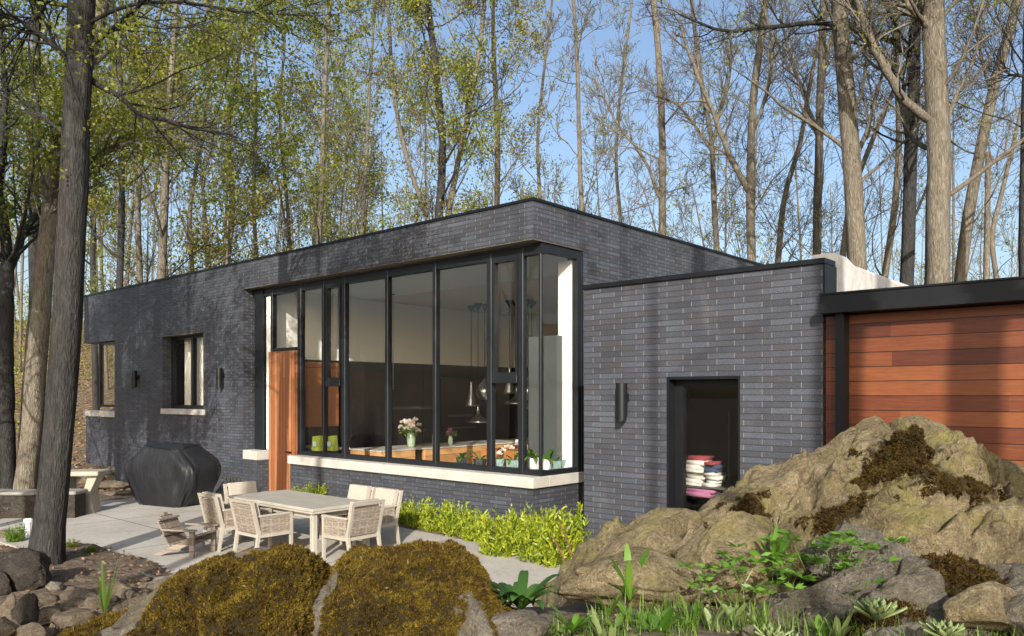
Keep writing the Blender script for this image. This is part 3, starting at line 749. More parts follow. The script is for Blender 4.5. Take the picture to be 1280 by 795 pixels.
# ---- pots on the ledge, vase on the island
def flower_head(nm, c, r, n, rng):
    d = rng.normal(size=(n, 3)); d[:, 2] = abs(d[:, 2])*.6; d /= np.linalg.norm(d, axis=1, keepdims=True)
    V, Fc = quads_at(np.array(c)+d*r*.1, d, r*.8, r, rng, .2); nm.add(V, Fc)
def arch_leaves(nm, n, L, w, rng, spread=1.0, z0=0, lift=1.0, seg=6, droop=1.0):
    """strap or oval leaves that rise and arch over, as strips"""
    for i in range(n):
        a = rng.uniform(0, 6.283); l = L*rng.uniform(.65, 1.1); ww = w*rng.uniform(.8, 1.15)
        el = rng.uniform(.5, 1.2)*lift; t = np.linspace(0, 1, seg+1)
        hor = np.sin(np.clip(t*spread*1.2, 0, 1.57))*l*.75; ver = l*(el*t-.75*droop*t**2.2)*.9
        cx_, cy_ = np.cos(a), np.sin(a); tw = rng.normal()*.15
        ctr = np.stack([hor*np.cos(a+tw*t), hor*np.sin(a+tw*t), z0+ver], 1)
        wd = ww*np.sin(np.pi*np.clip(t*.93+.07, 0, 1))**.7*.5
        s = np.array([-cy_, cx_, 0.])
        fold = np.array([0, 0, .25])
        A = ctr+s*wd[:, None]+fold*wd[:, None]; B = ctr; D = ctr-s*wd[:, None]+fold*wd[:, None]
        V = np.concatenate([A, B, D]); k = np.arange(seg); m_ = seg+1
        Fc = np.concatenate([np.stack([k, k+1, m_+k+1, m_+k], 1), np.stack([m_+k, m_+k+1, 2*m_+k+1, 2*m_+k], 1)])
        nm.add(V, Fc)
def pot_plant(px, ybot, v, kind, potmat, lab, ph=.20, pr=.12, flower=None, seed=0, L=.3):
    rng = np.random.default_rng(100+seed)
    u = uat(px, v)
    if v > GV+.4: u = GU-.24; v = vat(px, u)
    x, y = from_uv(u, v)
    t = thing('potted_plant', lab, 'potted plant', (x, y, .93), -TH+.3*seed)
    m = MB(); m.lathe([(pr*.78, 0), (pr, ph), (pr*.88, ph), (pr*.8, ph*.85)], n=6); m.build('pot', M[potmat], t)
    nm = NM(); arch_leaves(nm, kind, L, .085, rng, 1.0, ph*.85, 1.1); nm.build('leaves', M['hosta'], t)
    if flower:
        f = NM(); st = MB()
        for k in range(rng.integers(3, 5)):
            c = (rng.normal()*.05, rng.normal()*.05, ph+L*.55+.06*k); flower_head(f, c, .06, 16, rng)
        st.tube([(0, 0, ph*.8), (.02, 0, ph+L*.4), (0, .01, ph+L*.8)], .006, 5)
        st.build('stem', M['hosta'], t); f.build('flowers', M[flower], t)
pv = GV+.27
pot_plant(577, 0, pv, 7, 'pot_dark', 'broad leaved plant in a dark pot, leftmost on the window ledge', .19, .12, None, 1, .24)
pot_plant(600, 0, pv, 7, 'pot_dark', 'drooping plant in a dark pot left of the sash mullion', .19, .13, None, 2, .34)
pot_plant(624, 0, pv, 3, 'pot_teal', 'teal pot with a small white bloom under the opening sash', .22, .14, 'petal_w', 3, .16)
pot_plant(642, 0, pv, 8, 'pot_teal', 'teal pot with a white flowering orchid under the opening sash', .22, .15, 'petal_w', 4, .36)
pot_plant(668, 0, pv, 12, 'pot_white', 'tall white pot of green leaves beside the glass corner post', .28, .11, None, 5, .46)
pot_plant(683, 0, GV+.62, 6, 'pot_white', 'white pot with arching leaves just right of the corner post', .26, .10, None, 6, .42)
pot_plant(694, 0, GV+.50, 5, 'pot_teal', 'teal pot with a few thin leaves behind the side glass', .22, .14, None, 7, .3)
pot_plant(709, 0, GV+.58, 4, 'pot_teal', 'teal pot with sparse twigs, rightmost on the window ledge', .22, .14, None, 8, .26)
def vase_of_flowers(u, v, z, s, lab, fl, n, seed):
    rng = np.random.default_rng(seed); x, y = from_uv(u, v)
    t = thing('flower_vase', lab, 'vase', (x, y, z), 0, None, s)
    m = MB(); m.lathe([(.07, 0), (.095, .05), (.11, .2), (.10, .3), (.075, .35), (.085, .38)], n=20); m.build('vase_body', M['vase'], t, True)
    f = NM(); lf = NM(); st = MB()
    for k in range(n):
        a = rng.uniform(0, 6.28); r = rng.uniform(.02, .26); h = .56+rng.uniform(-.08, .16)-.5*r*r*4
        c = (r*math.cos(a), r*math.sin(a), h); flower_head(f, c, .075, 22, rng); st.tube([(0, 0, .3), (c[0]*.6, c[1]*.6, h*.75), c], .006, 4)
        p = rng.normal(size=(16, 3))*[.11, .11, .06]+[0, 0, .45]; V, Fc = quads_at(p, rng.normal(size=(16, 3)), .03, .11, rng); lf.add(V, Fc)
    f.build('flowers', M[fl], t); lf.build('leaves', M['grass'], t); st.build('stems', M['grass'], t)
vase_of_flowers(-14.9, vat(514, -14.9), 1.0, 1.0, 'patterned green vase of pale pink flowers on the kitchen island', 'petal_w', 22, 5)
vase_of_flowers(-14.9, vat(563, -14.9), 1.0, .62, 'small vase with one purple orchid bloom on the island', 'petal_p', 7, 6)

# ---- brick wing on the right
V1 = 8.66; uA = uat(730, V1); uB = -3.167; ZW = zat(900, 494-.1146*1365+4, V1)
zw = CAMZ+137/F*(10.72)-.055
ud0, ud1 = uat(833, V1), uat(925, V1); zdt = 2.53
wing = thing('brick_wing', 'dark brick side wing with a narrow dark window above the boulder', 'house wing', (0, 0, 0), -TH)
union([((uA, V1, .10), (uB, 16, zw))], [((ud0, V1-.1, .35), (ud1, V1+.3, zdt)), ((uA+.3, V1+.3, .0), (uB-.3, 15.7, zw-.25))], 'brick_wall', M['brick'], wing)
m = MB(); m.box((uA+.01, V1+.01, -.2), (uB-.01, 15.9, .098)); m.build('stone_base', M['stone'], wing)
m = MB(); m.box((uA-.03, V1-.035, zw), (uB+.03, V1+.3, zw+.055)); m.box((uA-.03, V1+.3, zw), (uA+.3, 16, zw+.055)); m.build('cap_flashing', M['black'], wing)
m = MB(); m.box((uB+.002, V1+.001, 3.35), (uB+.022, V1+.36, zw-.002)); m.build('metal_cladding', M['black'], wing)
f = MB(); a, b_ = ud0+.002, ud1-.002; g = V1+.16
f.box((a, V1+.004, .36), (a+.03, V1+.28, zdt-.002)); f.box((a+.03, V1+.004, zdt-.035), (b_, V1+.28, zdt-.002)); f.box((b_-.025, V1+.004, .36), (b_, V1+.28, zdt-.035))
f.box((a+.03, g, .36), (a+.14, g+.08, zdt-.035)); f.box((b_-.085, g, .36), (b_-.025, g+.08, zdt-.035)); f.box((a+.14, g, zdt-.12), (b_-.085, g+.08, zdt-.035)); f.box((a+.14, g, .36), (b_-.085, g+.08, .45))
ww = f.build('window', M['black'], wing)
m = MB(); m.box((a+.13, g+.03, .44), (b_-.08, g+.038, zdt-.11)); m.build('pane', M['glass'], ww)
m = MB(); m.box((ud0-.9, V1+.305, .1), (ud0-.88, V1+2.2, 3)); m.box((ud0-.88, V1+2.2, .1), (ud1+.9, V1+2.25, 3)); m.box((ud1+.88, V1+.305, .1), (ud1+.9, V1+2.2, 3)); m.box((ud0-.88, V1+.305, 3), (ud1+.88, V1+2.2, 3.05)); m.box((ud0-.88, V1+.305, .1), (ud1+.88, V1+2.2, .12))
m.build('closet_lining', M['cab'], wing)
def lxyz(u, v, z): x, y = from_uv(u, v); return (x, y, z)
sh = thing('wire_shelf', 'dark shelf unit behind the narrow window in the brick wing', 'shelf', lxyz(ud0+.1, V1+.75, .12), -TH)
m = MB()
for z in (.55, .85, .98): m.box((-.55, -.2, z), (.48, .25, z+.02))
m.build('shelf_board', M['grey_lam'], sh)
m = MB()
for x in (-.55, .46):
    for y in (-.2, .23): m.box((x, y, 0), (x+.02, y+.02, 2.0))
m.build('upright', M['black'], sh)
rg = random.Random(3)
def folded(u, v, z, w, d, n, mats, lab, grp=None):
    t = thing('folded_clothes', lab, 'clothes', lxyz(u, v, z), -TH, grp)
    zz = 0
    for i in range(n):
        hh = rg.uniform(.035, .06); m = MB(); ox = rg.uniform(-.03, .03); hh *= rg.uniform(.6, 1.1)
        w_2 = w/2*rg.uniform(.8, 1.05); t1, t2 = rg.uniform(-.008, .012), rg.uniform(-.008, .012); y0 = -d/2+rg.uniform(-.05, .03); m.hexa([(-w_2+ox, y0, zz), (w_2+ox, y0+rg.uniform(-.03, .03), zz), (w_2+ox, d/2, zz), (-w_2+ox, d/2, zz)], [(-w_2+ox+.01, y0+.01, zz+hh+t1), (w_2+ox-.01, y0+.01, zz+hh+t2), (w_2+ox, d/2, zz+hh), (-w_2+ox, d/2, zz+hh)]); m.build('folded_cloth', M[mats[i % len(mats)]], t, True); zz += hh+.002
folded(ud0+.06, V1+.72, 1.125, .26, .3, 8, ['cloth_w', 'cloth_w', 'stone', 'cloth_w', 'cloth_w', 'marble', 'cloth_w', 'cloth_r'], 'pile of folded white cloth topped with red in the wing window')
folded(ud0+.30, V1+.72, 1.125, .18, .3, 7, ['cloth_w', 'pot_white', 'cloth_w', 'cloth_w', 'cloth_b', 'cloth_b', 'cloth_r'], 'shorter pile of folded white and navy cloth beside the white pile')
folded(ud0+.14, V1+.70, .995, .42, .3, 2, ['cloth_p', 'cloth_p', 'cloth_p'], 'pile of pink cloth on the lowest shelf in the wing window')
x_ = MB(); x_.box((uB+.004, V1+.365, 2.9), (uB+.02, 15.9, zw+.09), bev=.004); 
n = 14; Vv_ = []; 
for i in range(n+1):
    q = i/n; v = V1+.40+q*7; zz = 4.03-.17*float(smoothstep(.045, .13, q))
    Vv_ += [(uB-.28, v, 3.2), (uB+.035, v, 3.2), (uB+.035, v, zz-.04), (uB-.0, v, zz), (uB-.28, v, zz)]
k5 = []
qs = np.concatenate([np.linspace(0, .03, 3), np.linspace(.04, .15, 12), np.linspace(.2, 1, 8)]); Vv_ = []
for q in qs:
    v = V1+.365+q*7; zz = 3.905-.065*float(smoothstep(.04, .09, q))
    Vv_ += [(uB-.25, v, 3.2), (uB+.035, v, 3.2), (uB+.035, v, zz-.05), (uB+.02, v, zz-.015), (uB-.01, v, zz), (uB-.25, v, zz)]
for i in range(len(qs)-1):
    for j in range(6): k5.append((i*6+j, i*6+(j+1) % 6, (i+1)*6+(j+1) % 6, (i+1)*6+j))
k5 += [tuple(range(5, -1, -1)), tuple((len(qs)-1)*6+j for j in range(6))]
mesh_obj('roof_upstand', Vv_, k5, M['membrane'], wing)

# ---- wood-clad wing
uR = 4.6
garage = thing('wooden_wing', 'flat roofed wing clad in orange horizontal boards behind the boulder', 'house wing', (0, 0, 0), -TH)
VW = V1+.05
m = MB(); m.box((uB+.012, VW, .0), (uR, 14.5, 3.16)); m.build('board_wall', M['siding'], garage)
zf0, zf1, zf2 = 3.17, 3.27, 3.385
m = MB(); m.box((uB-.01, V1-.06, zf1+.012), (uR+.2, 14.6, zf2)); m.box((uB-.012, V1-.08, zf2), (uR+.22, 14.6, zf2+.018)); m.build('roof_fascia', M['black'], garage)
m = MB(); m.box((uB+.0, V1-.09, zf1), (uR+.2, 14.6, zf1+.012)); m.build('drip_edge', M['steel'], garage)
m = MB(); m.box((uB+.03, V1-.22, zf0), (uR+.25, 14.6, zf1-.002)); m.build('eave_beam', M['black'], garage)
m = MB(); m.box((uat(1047.5, V1-.04), V1-.12, .3), (uat(1058, V1-.04), VW-.002, zf0)); m.build('steel_post', M['black'], garage)

# ---- wall lamps
def wall_lamp(px, y0, y1, V, lab, r=.075):
    z0 = zat(px, y1, V); z1 = zat(px, y0, V); u = uat(px, V-.13)
    t = thing('wall_lamp', lab, 'wall lamp', lxyz(u, V-.13, z0), -TH, 'black cylinder wall lamps')
    h = z1-z0; m = MB(); n = 24; V_ = []; Fc = []
    for k, (zz, rr, sl) in enumerate(((0, r, 1), (h, r, 0), (h-.004, r*.9, 0))):
        for i in range(n):
            a = 2*math.pi*i/n; V_.append((rr*math.cos(a), rr*math.sin(a), zz+(sl*(.05+.05*math.sin(a+.5))))) 
    for i in range(n):
        j = (i+1) % n; Fc += [(i, j, n+j, n+i), (n+i, n+j, 2*n+j, 2*n+i)]
    m.add(V_, Fc); cen = len(m.v)
    m.add([(r*.86*math.cos(2*math.pi*i/n), r*.86*math.sin(2*math.pi*i/n), .09+.05*math.sin(2*math.pi*i/n+.5)) for i in range(n)], [tuple(range(n-1, -1, -1))])
    m.add([(r*.9*math.cos(2*math.pi*i/n), r*.9*math.sin(2*math.pi*i/n), h-.03) for i in range(n)], [tuple(range(n))])
    m.build('lamp_body', M['black'], t, False)
    m = MB(); m.box((-.035, .05, h*.52), (.035, .128, h*.75), bev=.01); m.build('bracket', M['black'], t)
wall_lamp(777, 479, 528, V1, 'black cylinder lamp on the brick wing left of its narrow window')
wall_lamp(168, 464, 487, V0, 'black cylinder lamp left of the recessed window on the far brick wall')
wall_lamp(274, 460, 486, V0, 'black cylinder lamp right of the recessed window on the long brick wall')
# downpipe-like black hopper beside the low wall

# ------------------------------------------------------------------ patio furniture
def gp(px, y, z=0.015):
    Y = (CAMZ-z)*F/(y-HY); return ((px-640)/F*Y, Y, z)
tu, tv = to_uv(-3.27, 12.03)
tab = thing('patio_table', 'long rectangular beige patio table with six woven chairs round it', 'table', (*from_uv(tu, tv), .015), -TH)
L2, W2, Hh = 1.14, .52, .705
m = MB(); m.box((-L2, -W2, Hh-.045), (L2, W2, Hh), bev=.008); top = m.build('table_top', M['tabletop'], tab)
m = MB(); m.box((-L2-.008, -W2-.008, Hh-.075), (L2+.008, W2+.008, Hh-.046), bev=.006); m.build('edge_trim', M['chairframe'], tab)
m = MB(); m.box((-L2+.1, -W2+.09, Hh-.15), (L2-.1, -W2+.12, Hh-.076)); m.box((-L2+.1, W2-.12, Hh-.15), (L2-.1, W2-.09, Hh-.076)); m.box((-L2+.1, -W2+.12, Hh-.15), (-L2+.13, W2-.12, Hh-.076)); m.box((L2-.13, -W2+.12, Hh-.15), (L2-.1, W2-.12, Hh-.076))
m.build('apron', M['chairframe'], tab)
for sx in (-1, 1):
    for sy in (-1, 1):
        m = MB(); x, y = sx*(L2-.07), sy*(W2-.07); m.box((x-.04, y-.04, 0), (x+.04, y+.04, Hh-.076), bev=.008); m.build('leg', M['chairframe'], tab)
def make_chair():
    t = thing('patio_chair', 'x', 'chair', (0, 0, 0), 0, 'woven chairs round the patio table')
    w, d = .29, .28
    for sx in (-1, 1):
        m = MB(); x = sx*(w-.022)
        m.hexa([(x-.02, d-.04, 0), (x+.02, d-.04, 0), (x+.02, d, 0), (x-.02, d, 0)], [(x-.022, d-.045, .60), (x+.022, d-.045, .60), (x+.022, d, .60), (x-.022, d, .60)]); m.build('leg', M['chairframe'], t)
        m = MB(); m.hexa([(x-.02, -d-.06, 0), (x+.02, -d-.06, 0), (x+.02, -d-.02, 0), (x-.02, -d-.02, 0)], [(x-.022, -d, .40), (x+.022, -d, .40), (x+.022, -d+.045, .40), (x-.022, -d+.045, .40)]); m.build('leg', M['chairframe'], t)
        m = MB(); m.box((x-.026, -d+.02, .585), (x+.026, d+.01, .615), bev=.006); m.build('armrest', M['chairframe'], t)
        m = MB(); m.box((x-.012, -d+.04, .345), (x+.012, d-.045, .584)); m.build('side_panel', M['weave'], t)
    m = MB()
    m.box((-w, -d, .30), (w, -d+.04, .345)); m.box((-w, d-.04, .30), (w, d, .345)); m.box((-w, -d+.04, .30), (-w+.04, d-.04, .345)); m.box((w-.04, -d+.04, .30), (w, d-.04, .345))
    m.build('seat_frame', M['chairframe'], t)
    m = MB()                                               # raked back
    def bk(x0, x1, z0, z1, t0, t1): 
        f = lambda z: -d+.02-(z-.345)*.24
        m.hexa([(x0, f(z0)+t0, z0), (x1, f(z0)+t0, z0), (x1, f(z0)+t1, z0), (x0, f(z0)+t1, z0)], [(x0, f(z1)+t0, z1), (x1, f(z1)+t0, z1), (x1, f(z1)+t1, z1), (x0, f(z1)+t1, z1)])
    bk(-w, -w+.045, .345, .82, -.02, .022); bk(w-.045, w, .345, .82, -.02, .022); bk(-w+.045, w-.045, .775, .82, -.018, .02)
    m.build('back_frame', M['chairframe'], t)
    m = MB(); bk(-w+.045, w-.045, .36, .74, -.012, .01); m.build('backrest', M['weave'], t)
    m = MB(); bk(-w+.06, w-.06, .44, .835, .028, .11)
    m.build('back_cushion', M['cushion'], t)
    m = MB(); m.box((-w+.045, -d+.05, .347), (w-.045, d+.0, .43), bev=.025); m.build('seat_cushion', M['cushion'], t)
    return t
ch = make_chair(); first = True
def place_chair(du, dv, rot, lab):
    global first
    o = ch if first else copy_tree(ch); first = False
    x, y = from_uv(tu+du, tv+dv); o.location = (x, y, .015); o.rotation_euler = (0, 0, -TH+rot); o['label'] = lab
place_chair(.28, -W2-.22, .03, 'woven armchair at the near long side of the table, closer to its near corner')
place_chair(-.62, -W2-.24, -.05, 'woven armchair at the near long side of the table, beside the small reclined wooden chair')
place_chair(L2+.26, -.06, math.pi/2+.04, 'woven armchair seen from behind at the right end of the table')
place_chair(.20, W2+.20, math.pi, 'beige cushioned armchair on the far side of the table, the left of two')
place_chair(.86, W2+.20, math.pi-.03, 'beige cushioned armchair on the far side of the table, the right of two')
place_chair(-L2-.22, .0, -math.pi/2, 'armchair with a beige cushion at the far left end of the table')

# low reclined slatted chair (facing right)
ax, ay, az = gp(236, 692)
ad = thing('lounge_chair', 'small weathered wooden chair with a reclined slatted back beside the table', 'chair', (ax, ay, az), math.radians(-14))
for sy in (-1, 1):
    y = sy*.22
    m = MB(); m.hexa([(-.44, y-.015, 0), (-.30, y-.015, 0), (.26, y-.015, .20), (.26, y-.015, .30)], [(-.44, y+.015, .0), (-.30, y+.015, 0), (.26, y+.015, .20), (.26, y+.015, .30)]); m.build('leg', M['greywood'], ad)
    m = MB(); m.box((.20, y*1.12-.02, 0), (.27, y*1.12+.02, .37)); m.build('leg', M['greywood'], ad)
    m = MB(); m.box((-.24, y*1.22-.045, .371), (.31, y*1.22+.045, .395), bev=.006); m.build('armrest', M['greywood'], ad)
for k in range(5):
    y = (k-2)*.085; hh = .58-.035*abs(k-2)
    m = MB(); m.bar((-.16, y, .12), (-.16-.24*hh/.58, y, hh), .078, .018, up=(1, 0, .4)); m.build('back_slat', M['greywood'], ad)
for k in range(6):
    x = -.14+k*.078; z = .145+(x+.14)*.40
    m = MB(); m.box((x, -.20, z), (x+.066, .20, z+.016)); m.build('seat_slat', M['greywood'], ad)
m = MB(); m.bar((-.235, -.26, .30), (-.235, .26, .30), .05, .02); m.bar((-.33, -.22, .5), (-.33, .22, .5), .04, .018); m.build('cross_rail', M['greywood'], ad)

# covered barbecue
gx, gy, _ = gp(213, 631)
gr = thing('covered_grill', 'large barbecue under a draped black cover against the brick wall', 'covered grill', (gx, gy+.1, .015), -TH*.55)
n = 96; prof = [(0.0, .60), (.06, .66), (.25, .80), (.50, .94), (.72, .99), (.86, .97), (.96, .84), (1.07, .66), (1.18, .52), (1.255, .46), (1.285, .42), (1.29, .25), (1.29, .0)]
V_ = []; Fc = []
for k, (z, hw) in enumerate(prof):
    for i in range(n):
        a = 2*math.pi*i/n; ca, sa = math.cos(a), math.sin(a); e = .34
        x = math.copysign(abs(ca)**e, ca); y = math.copysign(abs(sa)**e, sa)
        hd = .20+.26*min(1, hw) if z < 1.2 else .40*hw+.03
        q = max(0, 1-abs(z-.35)/.9)*(1 if k < 10 else .0)
        fold = (.06*abs(math.sin(a*5.5+z*2.2))**.6+.035*abs(math.sin(a*10-z*3.5+1))**.6+.03*math.sin(a*4+z*6)-.06)*q*1.3
        fold += .03*fnoise(x*1.6, y*1.6, z*2.2)*(0 if k > 10 else 1)
        sag = .02*math.sin(a*6) if 4 < k < 9 else 0
        V_.append((x*(hw+fold), y*(hd+fold*.8), max(0, z+sag*(1 if z else 0)+(.05*math.sin(a*3+1) if 2 < k < 9 else 0))))
for k in range(len(prof)-1):
    for i in range(n): j = (i+1) % n; Fc.append((k*n+i, k*n+j, (k+1)*n+j, (k+1)*n+i))
cv = mesh_obj('cover', V_, Fc, M['cover'], gr, smooth=True)
sv = []
for k, (dz) in enumerate((-.014, .014)):
    for i in range(n):
        q = V_[8*n+i]; sv.append((q[0]*1.012, q[1]*1.015, q[2]+dz))
mesh_obj('seam', sv, [(i, (i+1) % n, n+(i+1) % n, n+i) for i in range(n)], M['black'], gr)
ss = cv.modifiers.new('s', 'SUBSURF'); ss.levels = 1; ss.render_levels = 1
m = MB(); m.box((-.46, -.3, .16), (.46, .3, 1.2)); 
m = MB()
for sx in (-1, 1):
    m.lathe([(.04, 0), (.05, .02), (.05, .06), (.04, .08)], (sx*.5, -.1, 0), 12)
m.build('castor', M['black'], gr)

# stone bench, low wall with coping, garden light
bx, by, _ = gp(104, 640)
M['bench'] = mat_plain('bench_stone', (.30, .27, .22), .8, .15, 4)
bt = thing('stone_bench', 'pale stone bench with splayed end supports behind the big dark trunk', 'bench', (bx, by, .0), math.radians(4))
m = MB(); m.box((-.55, -.28, .74), (.40, .28, .83), bev=.015); m.build('bench_top', M['bench'], bt)
for x in (-.32,):
    m = MB(); m.hexa([(x-.02, -.16, 0), (x+.12, -.16, 0), (x+.12, .16, 0), (x-.02, .16, 0)], [(x+.0, -.16, .738), (x+.12, -.16, .738), (x+.12, .16, .738), (x+.0, .16, .738)])
    m.hexa([(x+.38, -.16, 0), (x+.60, -.16, 0), (x+.60, .16, 0), (x+.38, .16, 0)], [(x+.40, -.16, .45), (x+.53, -.16, .45), (x+.53, .16, .45), (x+.40, .16, .45)])
    m.hexa([(x+.40, -.16, .45), (x+.53, -.16, .45), (x+.53, .16, .45), (x+.40, .16, .45)], [(x+.48, -.16, .738), (x+.66, -.16, .738), (x+.66, .16, .738), (x+.48, .16, .738)])
    m.box((x+.12, -.15, .0), (x+.38, .15, .17), bev=.01)
    m.build('support', M['bench'], bt)
wx, wy, _ = gp(-10, 648)
M['cope'] = mat_plain('coping_stone', (.22, .21, .19), .8, .2, 4)
wl = thing('low_garden_wall', 'low dark stone wall with pale flat coping at the left edge of the patio', 'garden wall', (wx, wy+.2, 0), math.radians(2))
m = MB(); m.box((-1.6, -.2, -.2), (1.50, .2, .44)); m.build('wall_body', M['rock_dark'], wl)
for i, (a, b_) in enumerate(((-1.62, -.75), (-.73, .12), (.14, .78), (.80, 1.53))):
    m = MB(); m.box((a, -.25, .442), (b_, .25, .50+.012*(i % 2)), bev=.02); m.build('coping_stone', M['cope'], wl)
lx, ly, _ = gp(35, 672)
gl = thing('garden_light', 'small white post light in front of the low dark wall', 'garden light', (lx, ly, 0))
m = MB(); m.lathe([(.035, 0), (.035, .26)], n=12); m.build('post', M['white'], gl)
m = MB(); m.lathe([(.06, .262), (.06, .31), (.05, .32)], n=14); m.build('lamp_head', M['white'], gl)

# ------------------------------------------------------------------ rocks
def rock_noise(V, amp, sc, seed, oct=5):
    off = np.array([seed*3.7, seed*1.3, seed*9.1])
    return np.array([mnoise.fractal(Vector(tuple(p*sc+off)), 1.0, 2.0, oct) for p in V])*amp
ICO = {}
def ico(sub):
    if sub not in ICO:
        import bmesh
        bm = bmesh.new(); bmesh.ops.create_icosphere(bm, subdivisions=sub, radius=1)
        ICO[sub] = (np.array([v.co[:] for v in bm.verts]), np.array([[v.index for v in f.verts] for f in bm.faces])); bm.free()
    return ICO[sub]
def rock(lab, loc, size, rz=0, seed=0, mat='rock_pond', sub=4, facets=9, sharp=.55, name='boulder', group=None, moss=None, tilt=(0, 0), cat='rock', tufts=0):
    V, Fc = ico(sub); V = V.copy(); rng = np.random.default_rng(seed)
    for k in range(facets):
        nn = rng.normal(size=3); nn /= np.linalg.norm(nn); d = rng.uniform(.55, .85)
        q = V@nn-d; V -= np.outer(np.maximum(q, 0)*sharp*1.6 if sharp < .6 else np.maximum(q, 0)*.96, nn)
    V += V*rock_noise(V, .16, 1.3, seed)[:, None]
    V += V*rock_noise(V, .05, 5.0, seed+5)[:, None]
    V *= np.array(size)/2
    me = mesh_obj(name, V, Fc, M[mat], None, True, attr=(np.clip((V[:, 2]/size[2]*2), 0, 1)*(moss or 0)))
    me.location = tuple(loc); me.rotation_euler = (tilt[0], tilt[1], rz)
    props(me, lab, cat, group)
    if tufts: moss_tufts(me, V, Fc, lambda c, n_: (n_[:, 2] > .3), tufts, seed, 'moss_brown')
    return me
def moss_tufts(par, V, Fc, sel, dens, seed, mat, h=.012, w=.005, blades=3, name='moss'):
    """moss grown on the upper faces"""
    rng = np.random.default_rng(seed+77)
    T = Fc if Fc.shape[1] == 3 else np.concatenate([Fc[:, :3], Fc[:, [0, 2, 3]]])
    a, b_, c = V[T[:, 0]], V[T[:, 1]], V[T[:, 2]]
    nr = np.cross(b_-a, c-a); ar = np.linalg.norm(nr, axis=1)/2; nn = nr/(2*ar[:, None]+1e-12)
    nn[nn[:, 2] < 0] *= 1
    m_ = sel((a+b_+c)/3, nn)
    wgt = ar*m_; N = int(wgt.sum()*dens)
    if N < 3: return
    N = min(N, 260000)
    idx = rng.choice(len(T), N, p=wgt/wgt.sum()); r1 = rng.random(N)**.5; r2 = rng.random(N)
    p = a[idx]*(1-r1)[:, None]+b_[idx]*(r1*(1-r2))[:, None]+c[idx]*(r1*r2)[:, None]
    nb = nn[idx]
    clump = np.array([mnoise.noise(Vector(tuple(q*58)))+.5*mnoise.noise(Vector(tuple(q*19))) for q in p])
    hh = h*np.clip(1.0+1.2*clump, .3, 3)*rng.uniform(.6, 1.3, N)
    p = p+nb*(clump*h*2.0)[:, None]
    VV = []
    for k in range(blades):
        d = nb+rng.normal(size=(N, 3))*.55; d /= np.linalg.norm(d, axis=1, keepdims=True)
        s = np.cross(d, rng.normal(size=(N, 3))); s /= np.linalg.norm(s, axis=1, keepdims=True)
        VV.append(np.stack([p-s*w-nb*.004, p+s*w-nb*.004, p+d*hh[:, None]*1.4], 1))
    VV = np.concatenate(VV).reshape(-1, 3)
    mesh_obj(name, VV, np.arange(len(VV)).reshape(-1, 3), M[mat], par)

